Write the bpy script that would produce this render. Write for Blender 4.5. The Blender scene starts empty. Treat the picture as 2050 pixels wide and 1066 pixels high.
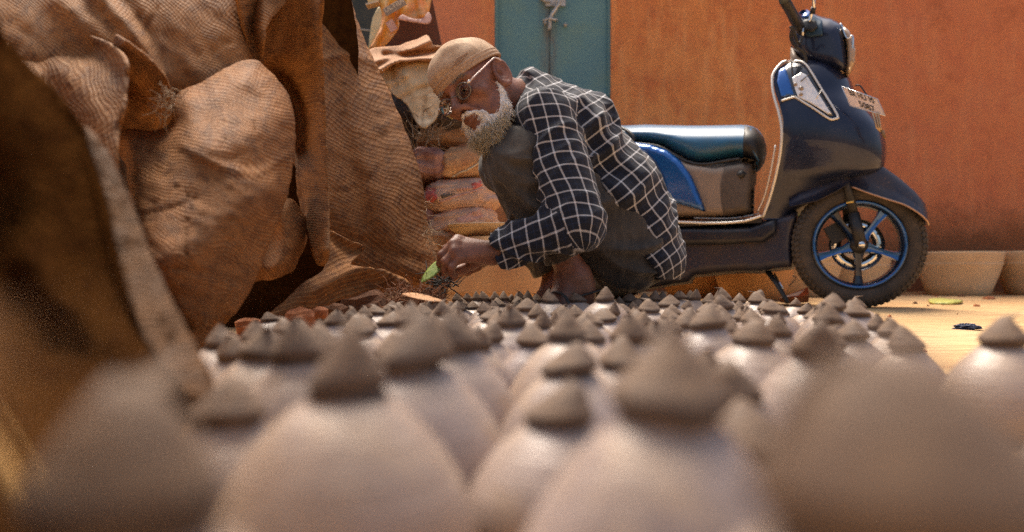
import bpy, bmesh, math, random
import numpy as np
from mathutils import Vector, Matrix, geometry
from mathutils.bvhtree import BVHTree
random.seed(7); RNG = np.random.default_rng(7)
scene = bpy.context.scene
C = scene.collection

# ---------------------------------------------------------------- camera, sky, sun, exposure
CAMZ = 0.155; HZ = 533.0; FPX = 1537.0
cam_d = bpy.data.cameras.new("camera"); cam = bpy.data.objects.new("camera", cam_d); C.objects.link(cam)
cam.location = (0, 0, CAMZ); cam.rotation_euler = (math.pi/2, 0, 0)
cam_d.sensor_width = 36; cam_d.lens = 36*FPX/2050; cam_d.shift_y = (HZ-533)/2050
cam_d.clip_start = 0.01; cam_d.clip_end = 500
cam_d.dof.use_dof = True; cam_d.dof.focus_distance = 1.95; cam_d.dof.aperture_fstop = 2.7
scene.camera = cam
SUN_EL, SUN_AZ = math.radians(64), math.radians(-20)     # azimuth measured from +Y towards +X
world = bpy.data.worlds.new("World"); scene.world = world; world.use_nodes = True
wn = world.node_tree; wn.nodes.clear()
sky = wn.nodes.new("ShaderNodeTexSky"); sky.sky_type = 'NISHITA'; sky.sun_disc = False
sky.sun_elevation = SUN_EL; sky.sun_rotation = SUN_AZ; sky.dust_density = 7.0; sky.air_density = 1.2
wb = wn.nodes.new("ShaderNodeBackground"); wb.inputs[1].default_value = 0.098
wo = wn.nodes.new("ShaderNodeOutputWorld")
wn.links.new(sky.outputs[0], wb.inputs[0]); wn.links.new(wb.outputs[0], wo.inputs[0])
sun_d = bpy.data.lights.new("sun", 'SUN'); sun = bpy.data.objects.new("sun", sun_d); C.objects.link(sun)
sun_d.energy = 2.9; sun_d.angle = math.radians(28); sun_d.color = (1.0, 0.90, 0.76)
sd = Vector((math.sin(SUN_AZ)*math.cos(SUN_EL), math.cos(SUN_AZ)*math.cos(SUN_EL), math.sin(SUN_EL)))
sun.rotation_euler = sd.to_track_quat('Z', 'Y').to_euler(); sun.location = (0, 0, 6)
scene.view_settings.view_transform = 'Standard'; scene.view_settings.look = 'None'
scene.view_settings.exposure = 0.88; scene.view_settings.gamma = 1.0
scene.cycles.use_denoising = False
scene.cycles.max_bounces = 8; scene.cycles.sample_clamp_indirect = 2.5; scene.cycles.caustics_reflective = False; scene.cycles.caustics_refractive = False

# ---------------------------------------------------------------- helpers
def P(px, py, d):
    return np.array([(px-1025)/FPX*d, d, CAMZ-(py-HZ)/FPX*d])
def up(o, loc):
    return o
ORG = {}
def tag(o, label=None, cat=None, group=None, kind=None):
    if label: o["label"] = label
    if cat: o["category"] = cat
    if group: o["group"] = group
    if kind: o["kind"] = kind
    return o
def empty(name, loc, label=None, cat=None, group=None):
    o = bpy.data.objects.new(name, None); C.objects.link(o); o.location = Vector([float(v) for v in loc])
    o.empty_display_size = 0.05
    ORG[o.name] = np.array(loc, float)
    return tag(o, label, cat, group)
def mesh(name, V, F, mat=None, parent=None, smooth=True, uv=None, mats=None, mi=None):
    """World-space vertices -> object. uv: per-loop array (n,2)."""
    V = np.asarray(V, float)
    if parent is not None:
        org = ORG.get(parent.name, np.zeros(3)); loc = None
    else:
        org = np.array([V[:,0].mean(), V[:,1].mean(), V[:,2].min()]); loc = org
    me = bpy.data.meshes.new(name)
    F = [tuple(int(i) for i in f) for f in F] if not isinstance(F, np.ndarray) else F.tolist()
    me.from_pydata((V-org).tolist(), [], F)
    if smooth: me.polygons.foreach_set("use_smooth", np.ones(len(me.polygons), bool))
    for m in (mats or ([mat] if mat else [])): me.materials.append(m)
    if mi is not None: me.polygons.foreach_set("material_index", np.asarray(mi, np.int32))
    if uv is not None:
        ul = me.uv_layers.new(name="UVMap"); ul.data.foreach_set("uv", np.asarray(uv, np.float32).ravel())
    me.update()
    o = bpy.data.objects.new(name, me); C.objects.link(o)
    ORG[o.name] = org
    if parent is not None: o.parent = parent
    else: o.location = org
    if parent is not None: ORG[o.name] = org
    return o
def join(parts):
    V = []; F = []; n = 0
    for v, f in parts:
        V.append(np.asarray(v, float)); F += [tuple(int(i)+n for i in t) for t in f]; n += len(v)
    return np.vstack(V), F
def box(c, s, R=None):
    c = np.asarray(c, float); s = np.asarray(s, float)/2
    v = np.array([[x, y, z] for x in (-1, 1) for y in (-1, 1) for z in (-1, 1)])*s
    if R is not None: v = v@np.asarray(R).T
    return v+c, [(0,1,3,2),(4,6,7,5),(0,4,5,1),(2,3,7,6),(0,2,6,4),(1,5,7,3)]
def tube(pts, r, n=8, cap=True, flat=1.0):
    pts = np.asarray(pts, float); m = len(pts); r = np.broadcast_to(np.asarray(r, float), (m,))
    V = []; F = []
    t = np.gradient(pts, axis=0); t /= np.linalg.norm(t, axis=1)[:,None]+1e-12
    a = np.array([0,0,1.]) if abs(t[0][2]) < .9 else np.array([1.,0,0])
    u = np.cross(t[0], a); u /= np.linalg.norm(u)
    for i in range(m):
        u = u-t[i]*np.dot(u, t[i]); u /= np.linalg.norm(u)+1e-12; w = np.cross(t[i], u)
        for k in range(n):
            an = 2*math.pi*k/n; V.append(pts[i]+r[i]*(math.cos(an)*u+flat*math.sin(an)*w))
    for i in range(m-1):
        for k in range(n):
            F.append((i*n+k, i*n+(k+1)%n, (i+1)*n+(k+1)%n, (i+1)*n+k))
    if cap:
        F.append(tuple(range(n))[::-1]); F.append(tuple((m-1)*n+k for k in range(n)))
    return np.array(V), F
def smoothline(pts, n=6, closed=False):
    """Catmull-Rom"""
    p = [np.asarray(q, float) for q in pts]; m = len(p); out = []
    rng = range(m) if closed else range(m-1)
    for i in rng:
        if closed: a, b, c, d = p[i-1], p[i], p[(i+1)%m], p[(i+2)%m]
        else: a, b, c, d = p[max(i-1,0)], p[i], p[i+1], p[min(i+2,m-1)]
        for k in range(n):
            t = k/n
            out.append(.5*((2*b)+(-a+c)*t+(2*a-5*b+4*c-d)*t*t+(-a+3*b-3*c+d)*t**3))
    if not closed: out.append(p[-1])
    return np.array(out)
def lathe(prof, n=24, center=(0,0,0), ax=None, close=False):
    """prof: [(r,z)]. ax: 3x3 columns u,v,axis"""
    V = []; F = []; m = len(prof)
    for (r, z) in prof:
        for k in range(n):
            a = 2*math.pi*k/n; V.append((r*math.cos(a), r*math.sin(a), z))
    for i in range(m-1 if not close else m):
        j = (i+1) % m
        for k in range(n):
            F.append((i*n+k, i*n+(k+1)%n, j*n+(k+1)%n, j*n+k))
    V = np.array(V)
    if ax is not None: V = V@np.asarray(ax).T
    return V+np.asarray(center), F
# vectorised value noise
def _hash(ix, iy, iz, s):
    h = (ix*374761393+iy*668265263+iz*2147483647+s*144269504).astype(np.int64) & 0x7fffffff
    h = (h ^ (h >> 13))*1274126177 & 0x7fffffff
    return ((h ^ (h >> 16)) & 0xffff)/65535.0
def vnoise(Q, scale=1.0, seed=0):
    Q = np.asarray(Q, float)*scale
    if Q.shape[1] == 2: Q = np.c_[Q, np.zeros(len(Q))]
    i = np.floor(Q).astype(np.int64); f = Q-i; f = f*f*(3-2*f); r = 0
    for dx in (0,1):
        for dy in (0,1):
            for dz in (0,1):
                w = (f[:,0] if dx else 1-f[:,0])*(f[:,1] if dy else 1-f[:,1])*(f[:,2] if dz else 1-f[:,2])
                r = r+w*_hash(i[:,0]+dx, i[:,1]+dy, i[:,2]+dz, seed)
    return r*2-1
def fbm(Q, scale, seed=0, oct=3):
    return sum(vnoise(Q, scale*2**k, seed+k)*.5**k for k in range(oct))
def dist_poly(Q, poly, closed=True):
    Q = np.asarray(Q, float); poly = np.asarray(poly, float); best = np.full(len(Q), 1e9)
    m = len(poly)
    for i in range(m if closed else m-1):
        a = poly[i]; b = poly[(i+1)%m]; ab = b-a; L = (ab**2).sum()+1e-9
        t = np.clip(((Q-a)@ab)/L, 0, 1); best = np.minimum(best, np.linalg.norm(Q-a-t[:,None]*ab, axis=1))
    return best
def inpoly(Q, poly):
    Q = np.asarray(Q, float); poly = np.asarray(poly, float); c = np.zeros(len(Q), bool); m = len(poly)
    for i in range(m):
        a = poly[i]; b = poly[i-1]
        cond = ((a[1] > Q[:,1]) != (b[1] > Q[:,1]))
        with np.errstate(divide='ignore', invalid='ignore'):
            x = (b[0]-a[0])*(Q[:,1]-a[1])/(b[1]-a[1]+1e-12)+a[0]
        c ^= cond & (Q[:,0] < x)
    return c
def resample(poly, step):
    poly = np.asarray(poly, float); out = []
    for i in range(len(poly)):
        a = poly[i]; b = poly[(i+1)%len(poly)]; n = max(1, int(np.linalg.norm(b-a)/step+.5))
        for k in range(n): out.append(a+(b-a)*k/n)
    return np.array(out)
def tri2d(poly, step, smooth=3, grade=None):
    """triangulated interior of a 2D outline -> pts, tris, dist-to-edge, n_boundary"""
    if smooth: poly = smoothline(poly, smooth, True)
    B = resample(poly, step)
    lo = B.min(0); hi = B.max(0)
    xs = np.arange(lo[0], hi[0], step); ys = np.arange(lo[1], hi[1], step*.866)
    G = np.array([(x+(step/2 if j%2 else 0), y) for j, y in enumerate(ys) for x in xs])
    G = G[inpoly(G, B)]; 
    if len(G): 
        dd = dist_poly(G, B); G = G[dd > step*.45]
    A = np.vstack([B, G]) if len(G) else B
    nb = len(B)
    r = geometry.delaunay_2d_cdt([Vector(p) for p in A], [(i, (i+1)%nb) for i in range(nb)], [], 1, 1e-6)
    V = np.array([tuple(v) for v in r[0]]); F = [tuple(f) for f in r[2]]
    d = dist_poly(V, B)
    return V, F, d, B
def orient(V2, F):
    out = []
    for f in F:
        a, b, c = V2[f[0]], V2[f[1]], V2[f[2]]
        cr = (b[0]-a[0])*(c[1]-a[1])-(b[1]-a[1])*(c[0]-a[0])
        out.append(tuple(f) if cr > 0 else tuple(f[::-1]))
    return out
def puff(poly, mp, T, R, step=6, smooth=3, wc=0.0, back=True, dw=None, pw=.5):
    """inflated panel: mp(px,py,w)->world; half thickness T, edge rounding R px"""
    V2, F, d, B = tri2d(poly, step, smooth); F = orient(V2, F)
    x = np.clip(d/R, 0, 1); prof = (1-(1-x)**2)**pw
    wcv = wc(V2) if callable(wc) else np.full(len(V2), wc)
    add = dw(V2) if dw else 0
    n = len(V2); edge = d < 1e-4
    front = np.array([mp(p[0], p[1], w) for p, w in zip(V2, wcv+T*prof+add*(x>0))])
    bk = np.array([mp(p[0], p[1], w) for p, w in zip(V2, wcv-T*prof)])
    V = np.vstack([front, bk]); FF = [f[::-1] for f in F]
    idx = {i: (i if edge[i] else i+n) for i in range(n)}
    FB = [tuple(idx[i] for i in f) for f in F]
    FF2 = FF+FB
    used = sorted({i for f in FF2 for i in f}); rm = {u: k for k, u in enumerate(used)}
    return V[used], [tuple(rm[i] for i in f) for f in FF2]

# ---------------------------------------------------------------- materials
def mat(name, col, rough=.7, metal=0.0, col2=None, nscale=8.0, nfac=1.0, bump=0.0, bscale=60.0, spec=.5,
        detail=6.0, coat=0.0, col3=None, n3scale=2.0, coords='Object', bdist=.003, contrast=(.35,.65), speck=None, sheen=0):
    m = bpy.data.materials.new(name); m.use_nodes = True; nt = m.node_tree; b = nt.nodes["Principled BSDF"]
    b.inputs["Roughness"].default_value = rough; b.inputs["Metallic"].default_value = metal
    b.inputs["Specular IOR Level"].default_value = spec
    b.inputs["Coat Weight"].default_value = coat
    if sheen: b.inputs["Sheen Weight"].default_value = sheen
    b.inputs["Base Color"].default_value = (*col, 1)
    tc = nt.nodes.new("ShaderNodeTexCoord"); co = tc.outputs[coords]
    def noise(sc, det=detail, r=.6):
        n = nt.nodes.new("ShaderNodeTexNoise"); n.inputs["Scale"].default_value = sc; n.inputs["Detail"].default_value = det
        n.inputs["Roughness"].default_value = r; nt.links.new(co, n.inputs["Vector"]); return n.outputs["Fac"]
    def ramp(src, lo, hi):
        r = nt.nodes.new("ShaderNodeMapRange"); r.inputs["From Min"].default_value = lo; r.inputs["From Max"].default_value = hi
        nt.links.new(src, r.inputs["Value"]); return r.outputs[0]
    def mixc(f, a, c):
        x = nt.nodes.new("ShaderNodeMix"); x.data_type = 'RGBA'; nt.links.new(f, x.inputs[0])
        for s, i in ((a, 6), (c, 7)):
            if isinstance(s, tuple): x.inputs[i].default_value = (*s, 1)
            else: nt.links.new(s, x.inputs[i])
        return x.outputs[2]
    cur = col
    if col2 is not None:
        f = ramp(noise(nscale), *contrast)
        if nfac < 1:
            mm = nt.nodes.new("ShaderNodeMath"); mm.operation = 'MULTIPLY'; mm.inputs[1].default_value = nfac
            nt.links.new(f, mm.inputs[0]); f = mm.outputs[0]
        cur = mixc(f, cur, col2)
    if col3 is not None: cur = mixc(ramp(noise(n3scale, 5, .55), .48, .68), cur, col3)
    if speck is not None: cur = mixc(ramp(noise(speck[1], 2, .8), speck[2], speck[2]+.08), cur, speck[0])
    if not isinstance(cur, tuple): nt.links.new(cur, b.inputs["Base Color"])
    if bump > 0:
        bp = nt.nodes.new("ShaderNodeBump"); bp.inputs["Strength"].default_value = bump; bp.inputs["Distance"].default_value = bdist
        nt.links.new(noise(bscale, 8, .65), bp.inputs["Height"]); nt.links.new(bp.outputs[0], b.inputs["Normal"])
    return m
def nodes_of(m): return m.node_tree, m.node_tree.nodes["Principled BSDF"]
def math_n(nt, op, a, b=None, c=None):
    n = nt.nodes.new("ShaderNodeMath"); n.operation = op
    for i, s in enumerate((a, b, c)):
        if s is None: continue
        if isinstance(s, (int, float)): n.inputs[i].default_value = s
        else: nt.links.new(s, n.inputs[i])
    return n.outputs[0]
def mix_n(nt, f, a, c, mode='MIX'):
    x = nt.nodes.new("ShaderNodeMix"); x.data_type = 'RGBA'; x.blend_type = mode
    if isinstance(f, (int, float)): x.inputs[0].default_value = f
    else: nt.links.new(f, x.inputs[0])
    for s, i in ((a, 6), (c, 7)):
        if isinstance(s, tuple): x.inputs[i].default_value = (*s, 1)
        else: nt.links.new(s, x.inputs[i])
    return x.outputs[2]
def noise_n(nt, sc, det=4, r=.6, vec=None, coords='Object'):
    n = nt.nodes.new("ShaderNodeTexNoise"); n.inputs["Scale"].default_value = sc; n.inputs["Detail"].default_value = det
    n.inputs["Roughness"].default_value = r
    if vec is None:
        tc = nt.nodes.new("ShaderNodeTexCoord"); vec = tc.outputs[coords]
    nt.links.new(vec, n.inputs["Vector"]); return n.outputs["Fac"]
def range_n(nt, s, a, b, c=0, d=1):
    r = nt.nodes.new("ShaderNodeMapRange"); r.inputs[1].default_value = a; r.inputs[2].default_value = b
    r.inputs[3].default_value = c; r.inputs[4].default_value = d; nt.links.new(s, r.inputs[0]); return r.outputs[0]

# weave cloth (UV in metres): ribs along u, pitch in metres
def weave_mat(name, col, col2, dirt, pitch=.006, rough=.62, depth=.0015, tear=0.0, hi=None):
    m = bpy.data.materials.new(name); m.use_nodes = True; nt, b = nodes_of(m)
    b.inputs["Roughness"].default_value = rough; b.inputs["Specular IOR Level"].default_value = .18
    uv = nt.nodes.new("ShaderNodeUVMap").outputs[0]
    def wave(vec, sc, dist, dsc, direction):
        w = nt.nodes.new("ShaderNodeTexWave"); w.bands_direction = direction; w.wave_profile = 'SIN'
        w.inputs["Scale"].default_value = sc; w.inputs["Distortion"].default_value = dist
        w.inputs["Detail"].default_value = 2; w.inputs["Detail Scale"].default_value = dsc
        nt.links.new(vec, w.inputs["Vector"]); return w.outputs["Fac"]
    s = 2*math.pi/20/pitch
    w1 = wave(uv, s, .9, 1.2, 'Y'); w2 = wave(uv, s*.8, .9, 1.2, 'X')
    st = nt.nodes.new("ShaderNodeMapping"); st.inputs["Scale"].default_value = (1, 3.0, 1); nt.links.new(uv, st.inputs[0])
    fine = noise_n(nt, 300, 3, .7, st.outputs[0]); big = noise_n(nt, 9, 8, .62, uv); mid = noise_n(nt, 40, 7, .72, uv)
    vis = range_n(nt, noise_n(nt, 7, 3, .5, uv), .38, .6, .35, 1)
    h = math_n(nt, 'MULTIPLY', math_n(nt, 'ADD', math_n(nt, 'MULTIPLY', w1, .8), math_n(nt, 'MULTIPLY', w2, .38)), vis)
    c = mix_n(nt, range_n(nt, big, .38, .62), col, col2)
    c = mix_n(nt, range_n(nt, mid, .46, .62, 0, .95), c, dirt)
    c = mix_n(nt, range_n(nt, fine, .42, .66, 0, .7), c, tuple(v*.40 for v in col))
    c = mix_n(nt, range_n(nt, h, .05, .5, .20, 0), c, tuple(v*.42 for v in col))
    if hi: c = mix_n(nt, range_n(nt, math_n(nt, 'MULTIPLY', fine, w1), .42, .60, 0, .6), c, hi)
    nt.links.new(c, b.inputs["Base Color"])
    bp = nt.nodes.new("ShaderNodeBump"); bp.inputs["Strength"].default_value = .8; bp.inputs["Distance"].default_value = depth
    hh = math_n(nt, 'ADD', h, math_n(nt, 'MULTIPLY', fine, .9)); hh = math_n(nt, 'ADD', hh, math_n(nt, 'MULTIPLY', mid, 2.2))
    nt.links.new(hh, bp.inputs["Height"]); nt.links.new(bp.outputs[0], b.inputs["Normal"])
    nt.links.new(range_n(nt, fine, .3, .7, rough+.2, rough-.02), b.inputs["Roughness"])
    return m
# ================================================================ SETTING
WALLY = 4.5
def wx(px): return (px-1025)/FPX*WALLY
def wz(py): return CAMZ-(py-HZ)/FPX*WALLY
# ground: one large sheet, finer relief near
ground_m = mat("sandy_ground", (.60,.40,.19), .9, col2=(.48,.27,.11), nscale=3.0, bump=.6, bscale=35, bdist=.006,
               col3=(.66,.47,.25), n3scale=1.4, speck=((.25,.12,.05), 160, .66))
nt, b = nodes_of(ground_m)
# long scrape marks: stretched noise mixed into the bump and colour
mp_ = nt.nodes.new("ShaderNodeMapping"); mp_.inputs["Scale"].default_value = (4, 50, 1)
tcx = nt.nodes.new("ShaderNodeTexCoord"); nt.links.new(tcx.outputs["Object"], mp_.inputs[0])
str_ = noise_n(nt, 1.2, 5, .6, mp_.outputs[0])
old = b.inputs["Base Color"].links[0].from_socket
nt.links.new(mix_n(nt, range_n(nt, str_, .45, .62, 0, .65), old, (.34,.17,.07)), b.inputs["Base Color"])
def grid_sheet(x0, x1, y0, y1, nx, ny, zf):
    xs = np.linspace(x0, x1, nx); ys = np.linspace(y0, y1, ny)
    X, Y = np.meshgrid(xs, ys); Q = np.c_[X.ravel(), Y.ravel()]; Z = zf(Q)
    V = np.c_[Q, Z]; F = [(j*nx+i, j*nx+i+1, (j+1)*nx+i+1, (j+1)*nx+i) for j in range(ny-1) for i in range(nx-1)]
    return V, F
def gz(Q):
    near = np.exp(-(((Q[:,0]-.5)/3)**2+((Q[:,1]-2.5)/2.5)**2))
    return .004*fbm(Q, 6, 3)*near + .012*np.exp(-((Q[:,1]-4.42)/.12)**2)*(Q[:,1]<4.6)*(.6+.5*vnoise(Q, 9, 5))
V, F = grid_sheet(-3, 5, -1, 4.8, 260, 200, gz)
big = [(-60,-60,0),(60,-60,0),(60,60,0),(-60,60,0),(-3,-1,0),(5,-1,0),(5,4.8,0),(-3,4.8,0)]
n0 = len(V); V = np.vstack([V, np.array(big, float)-[0,0,.002]])
F += [(n0,n0+1,n0+5,n0+4),(n0+1,n0+2,n0+6,n0+5),(n0+2,n0+3,n0+7,n0+6),(n0+3,n0,n0+4,n0+7)]
tag(mesh("ground", V, F, ground_m), kind="structure")

# wall plaster
def wall_material():
    m = bpy.data.materials.new("ochre_plaster"); m.use_nodes = True; nt, b = nodes_of(m)
    b.inputs["Roughness"].default_value = .85; b.inputs["Specular IOR Level"].default_value = .3
    tc = nt.nodes.new("ShaderNodeTexCoord"); ob = tc.outputs["Object"]
    sx = nt.nodes.new("ShaderNodeSeparateXYZ"); nt.links.new(ob, sx.inputs[0])
    n1 = noise_n(nt, 1.6, 9, .62, ob); n2 = noise_n(nt, 7, 8, .68, ob); n3 = noise_n(nt, 230, 3, .8, ob)
    mp = nt.nodes.new("ShaderNodeMapping"); mp.inputs["Scale"].default_value = (5, 5, .8); nt.links.new(ob, mp.inputs[0])
    n4 = noise_n(nt, 2.2, 7, .62, mp.outputs[0])
    c = mix_n(nt, range_n(nt, n1, .4, .62), (.74,.32,.115), (.66,.245,.085))
    c = mix_n(nt, range_n(nt, n2, .46, .64, 0, .85), c, (.54,.175,.07))
    c = mix_n(nt, range_n(nt, n4, .50, .66, 0, .7), c, (.80,.40,.17))
    # redder towards the right and far left of the wall (old paint coat)
    rx = range_n(nt, math_n(nt, 'ADD', sx.outputs[0], math_n(nt, 'MULTIPLY', n1, 1.2)), 1.9, 2.9, 0, .65)
    c = mix_n(nt, rx, c, (.52,.17,.10))
    lx = range_n(nt, math_n(nt, 'ADD', sx.outputs[0], math_n(nt, 'MULTIPLY', n4, .25)), .1, -.15, 0, .7)
    c = mix_n(nt, lx, c, (.60,.22,.14))
    # damp, dirty base band with its own ragged edge
    zz = math_n(nt, 'ADD', sx.outputs[2], math_n(nt, 'MULTIPLY', n2, -.42))
    base = range_n(nt, zz, .33, .10, 0, .85)
    c = mix_n(nt, base, c, (.30,.115,.045))
    c = mix_n(nt, range_n(nt, n3, .55, .75, 0, .5), c, (.34,.12,.05))
    c = mix_n(nt, range_n(nt, n3, .42, .28, 0, .4), c, (.85,.52,.28))
    n5 = noise_n(nt, 3.3, 12, .72, ob); c = mix_n(nt, range_n(nt, n5, .56, .66, 0, .5), c, (.36,.11,.05))
    vo = nt.nodes.new("ShaderNodeTexVoronoi"); vo.feature = 'DISTANCE_TO_EDGE'; vo.inputs["Scale"].default_value = 1.7
    mpv = nt.nodes.new("ShaderNodeMapping"); nt.links.new(ob, mpv.inputs[0]); av = nt.nodes.new("ShaderNodeVectorMath"); av.operation = 'ADD'
    nv = nt.nodes.new("ShaderNodeTexNoise"); nv.inputs["Scale"].default_value = 5; nv.inputs["Detail"].default_value = 8; nt.links.new(ob, nv.inputs["Vector"])
    sv = nt.nodes.new("ShaderNodeVectorMath"); sv.operation = 'SCALE'; sv.inputs["Scale"].default_value = .5; nt.links.new(nv.outputs["Color"], sv.inputs[0])
    nt.links.new(mpv.outputs[0], av.inputs[0]); nt.links.new(sv.outputs[0], av.inputs[1]); nt.links.new(av.outputs[0], vo.inputs["Vector"])
    crk = math_n(nt, 'MULTIPLY', range_n(nt, vo.outputs["Distance"], .006, 0, 0, 1), range_n(nt, n1, .5, .6, 0, .7)); c = mix_n(nt, crk, c, (.22,.07,.03))
    nt.links.new(c, b.inputs["Base Color"])
    bp = nt.nodes.new("ShaderNodeBump"); bp.inputs["Strength"].default_value = .8; bp.inputs["Distance"].default_value = .008
    rough_b = math_n(nt, 'MULTIPLY', noise_n(nt, 45, 8, .7, ob), math_n(nt, 'ADD', math_n(nt, 'MULTIPLY', base, 2.5), .55))
    hh = math_n(nt, 'ADD', rough_b, math_n(nt, 'MULTIPLY', n3, .25)); hh = math_n(nt, 'ADD', hh, math_n(nt, 'MULTIPLY', n2, .8))
    nt.links.new(hh, bp.inputs["Height"]); nt.links.new(bp.outputs[0], b.inputs["Normal"])
    return m
wall_m = wall_material()
wall = empty("plaster_wall", (0, WALLY, 0)); tag(wall, "orange ochre plastered wall with dirty crumbling base behind the scooter", "wall", kind="structure")
def wall_sheet(x0, x1, z0, z1, name="wall_section"):
    nx = max(2, int((x1-x0)/.03)); nz = max(2, int((z1-z0)/.03))
    xs = np.linspace(x0, x1, nx); zs = np.linspace(z0, z1, nz); X, Z = np.meshgrid(xs, zs)
    Q = np.c_[X.ravel(), np.zeros(X.size), Z.ravel()]
    y = WALLY+.006*fbm(Q, 4, 9)+.004*fbm(Q, 22, 4)*np.clip(1.2-2.5*Q[:,2], 0, 1)
    ed = (Q[:,0] <= x0+1e-6)|(Q[:,0] >= x1-1e-6)|(Q[:,2] <= z0+1e-6)|(Q[:,2] >= z1-1e-6); y[ed] = WALLY
    V = np.c_[Q[:,0], y, Q[:,2]]
    F = [(j*nx+i, j*nx+i+1, (j+1)*nx+i+1, (j+1)*nx+i) for j in range(nz-1) for i in range(nx-1)]
    bx = box(((x0+x1)/2, WALLY+.15, (z0+z1)/2), (x1-x0, .3, z1-z0)); bf = [f for f in bx[1] if f != (0,4,5,1)]
    V, F = join([(V, F), (bx[0], bf)])
    return mesh(name, V, F, wall_m, wall)
DX0, DX1, DZ0 = wx(990), wx(1223), wz(190)
WTOP = 2.35
wall_sheet(DX1, 8.0, -.02, WTOP); wall_sheet(-1.0, DX0, -.02, WTOP); wall_sheet(DX0, DX1, -.02, wz(250)); wall_sheet(DX0, DX1, 1.98, WTOP)
# far-left part of the yard wall: dark painted boards of a shed
shed_m = mat("dark_painted_steel", (.020,.032,.034), .6, col2=(.045,.05,.045), nscale=7, bump=.3, bscale=60, speck=((.10,.09,.07), 90, .70))
shed = empty("dark_shed", (-2.0, 4.35, 0), "dark grey metal shed side behind the top edge of the burlap cover", "shed")
for k in range(9):
    x0 = -3.1+k*.26
    mesh("panel", *box((x0+.125, 4.42, 1.2), (.246, .03, 2.4)), shed_m, shed, smooth=False)
mesh("back_sheet", *box((-1.95, 4.46, 1.2), (2.4, .03, 2.38)), shed_m, shed, smooth=False)
mesh("rail", *box((-1.95, 4.39, 1.95), (2.3, .03, .05)), shed_m, shed, smooth=False)
mesh("wire", *tube([P(700,54,4.3), P(712,58,4.28), P(742,62,4.25)], .004, 5), mat("pale_wire", (.4,.4,.38), .5), shed)

# teal steel door
teal = mat("teal_paint", (.105,.245,.300), .5, col2=(.13,.29,.33), nscale=2.5, bump=.25, bscale=25, bdist=.004,
           col3=(.15,.28,.26), n3scale=3.2, speck=((.20,.22,.19), 120, .70))
nt, b = nodes_of(teal)
tc = nt.nodes.new("ShaderNodeTexCoord"); sx = nt.nodes.new("ShaderNodeSeparateXYZ"); nt.links.new(tc.outputs["Object"], sx.inputs[0])
old = b.inputs["Base Color"].links[0].from_socket
mpd = nt.nodes.new("ShaderNodeMapping"); mpd.inputs["Scale"].default_value = (1, 1, .22); nt.links.new(tc.outputs["Object"], mpd.inputs[0])
rn = noise_n(nt, 26, 5, .7, mpd.outputs[0])
near_seam = range_n(nt, math_n(nt, 'ABSOLUTE', sx.outputs[0]), .075, 0, 0, 1)
nt.links.new(mix_n(nt, math_n(nt, 'MULTIPLY', near_seam, range_n(nt, rn, .35, .6, 0, .8)), old, (.16,.085,.04)), b.inputs["Base Color"])
steel = mat("worn_steel", (.70,.70,.68), .45, .45, col2=(.35,.33,.30), nscale=40, bump=.2)
rust = mat("rusty_steel", (.16,.09,.05), .8, .3, col2=(.30,.20,.12), nscale=60, bump=.4)
grey_c = mat("grey_concrete", (.16,.15,.14), .9, col2=(.10,.095,.09), nscale=9, bump=.5, bscale=50)
SEAM = wx(1101)
door = empty("metal_door", (SEAM, WALLY, DZ0), "teal painted double steel door with a hanging hasp and rusty centre seam", "door")
mesh("door_leaf", *box(((DX0+SEAM)/2+.004, WALLY+.055, (DZ0+1.98)/2), (SEAM-DX0-.012, .03, 1.98-DZ0)), teal, door, smooth=False)
mesh("door_leaf", *box(((DX1+SEAM)/2-.001, WALLY+.05, (DZ0+1.98)/2-.012), (DX1-SEAM-.006, .03, 1.98-DZ0)), teal, door, smooth=False)
mesh("door_frame", *join([box((DX0+.010, WALLY+.045, (DZ0+1.98)/2), (.020, .06, 1.98-DZ0)), box((DX1-.008, WALLY+.045, (DZ0+1.98)/2), (.016, .06, 1.98-DZ0))]), teal, door, smooth=False)
mesh("bottom_flange", *box(((DX0+DX1)/2, WALLY+.03, DZ0-.010), (DX1-DX0, .012, .018)), teal, door, smooth=False)
def wp(px, py, y=WALLY-.0): return P(px, py, y)
# hasp: swinging strap with slot, on a rusty plate
mesh("hasp_plate", *box(wp(1112, 6, 4.525), (.12, .012, .04)), steel, door, smooth=False)
pts = smoothline([wp(1117,-14,4.50), wp(1119,6,4.49), wp(1112,20,4.488), wp(1103,34,4.488), wp(1101,48,4.488), wp(1100,60,4.488)], 5)
mesh("hasp", *tube(pts, [.015]*len(pts), 10, flat=.7), steel, door)
mesh("hasp_slot", *box(wp(1101,44,4.478), (.010,.004,.05)), rust, door, smooth=False)
for q in ((1090,2),(1084,-2),(1092,47),(1113,40),(1132,50),(1098,4)):
    c = wp(q[0], q[1], 4.512)
    mesh("bolt", *lathe([(0,-.012),(.008,-.010),(.011,0),(.011,.014)], 10, c, np.array([[1,0,0],[0,0,-1],[0,1,0]]).T), steel, door)
mesh("latch_staple", *tube(smoothline([wp(1090,49,4.512), wp(1088,42,4.47), wp(1099,38,4.46), wp(1112,40,4.47), wp(1116,42,4.512)],4), .006, 6), steel, door)
# grey concrete under the door
tag(mesh("door_step", *box(((DX0+DX1)/2, WALLY+.06, (wz(250)+DZ0-.022)/2), (DX1-DX0-.004, .10, DZ0-.022-wz(250))), grey_c, None, smooth=False), kind="structure")
tag(mesh("door_backing", *box(((DX0+DX1)/2, WALLY+.2, 1.6), (DX1-DX0+.1, .02, 1.0)), grey_c, None, smooth=False), kind="structure")

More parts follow.
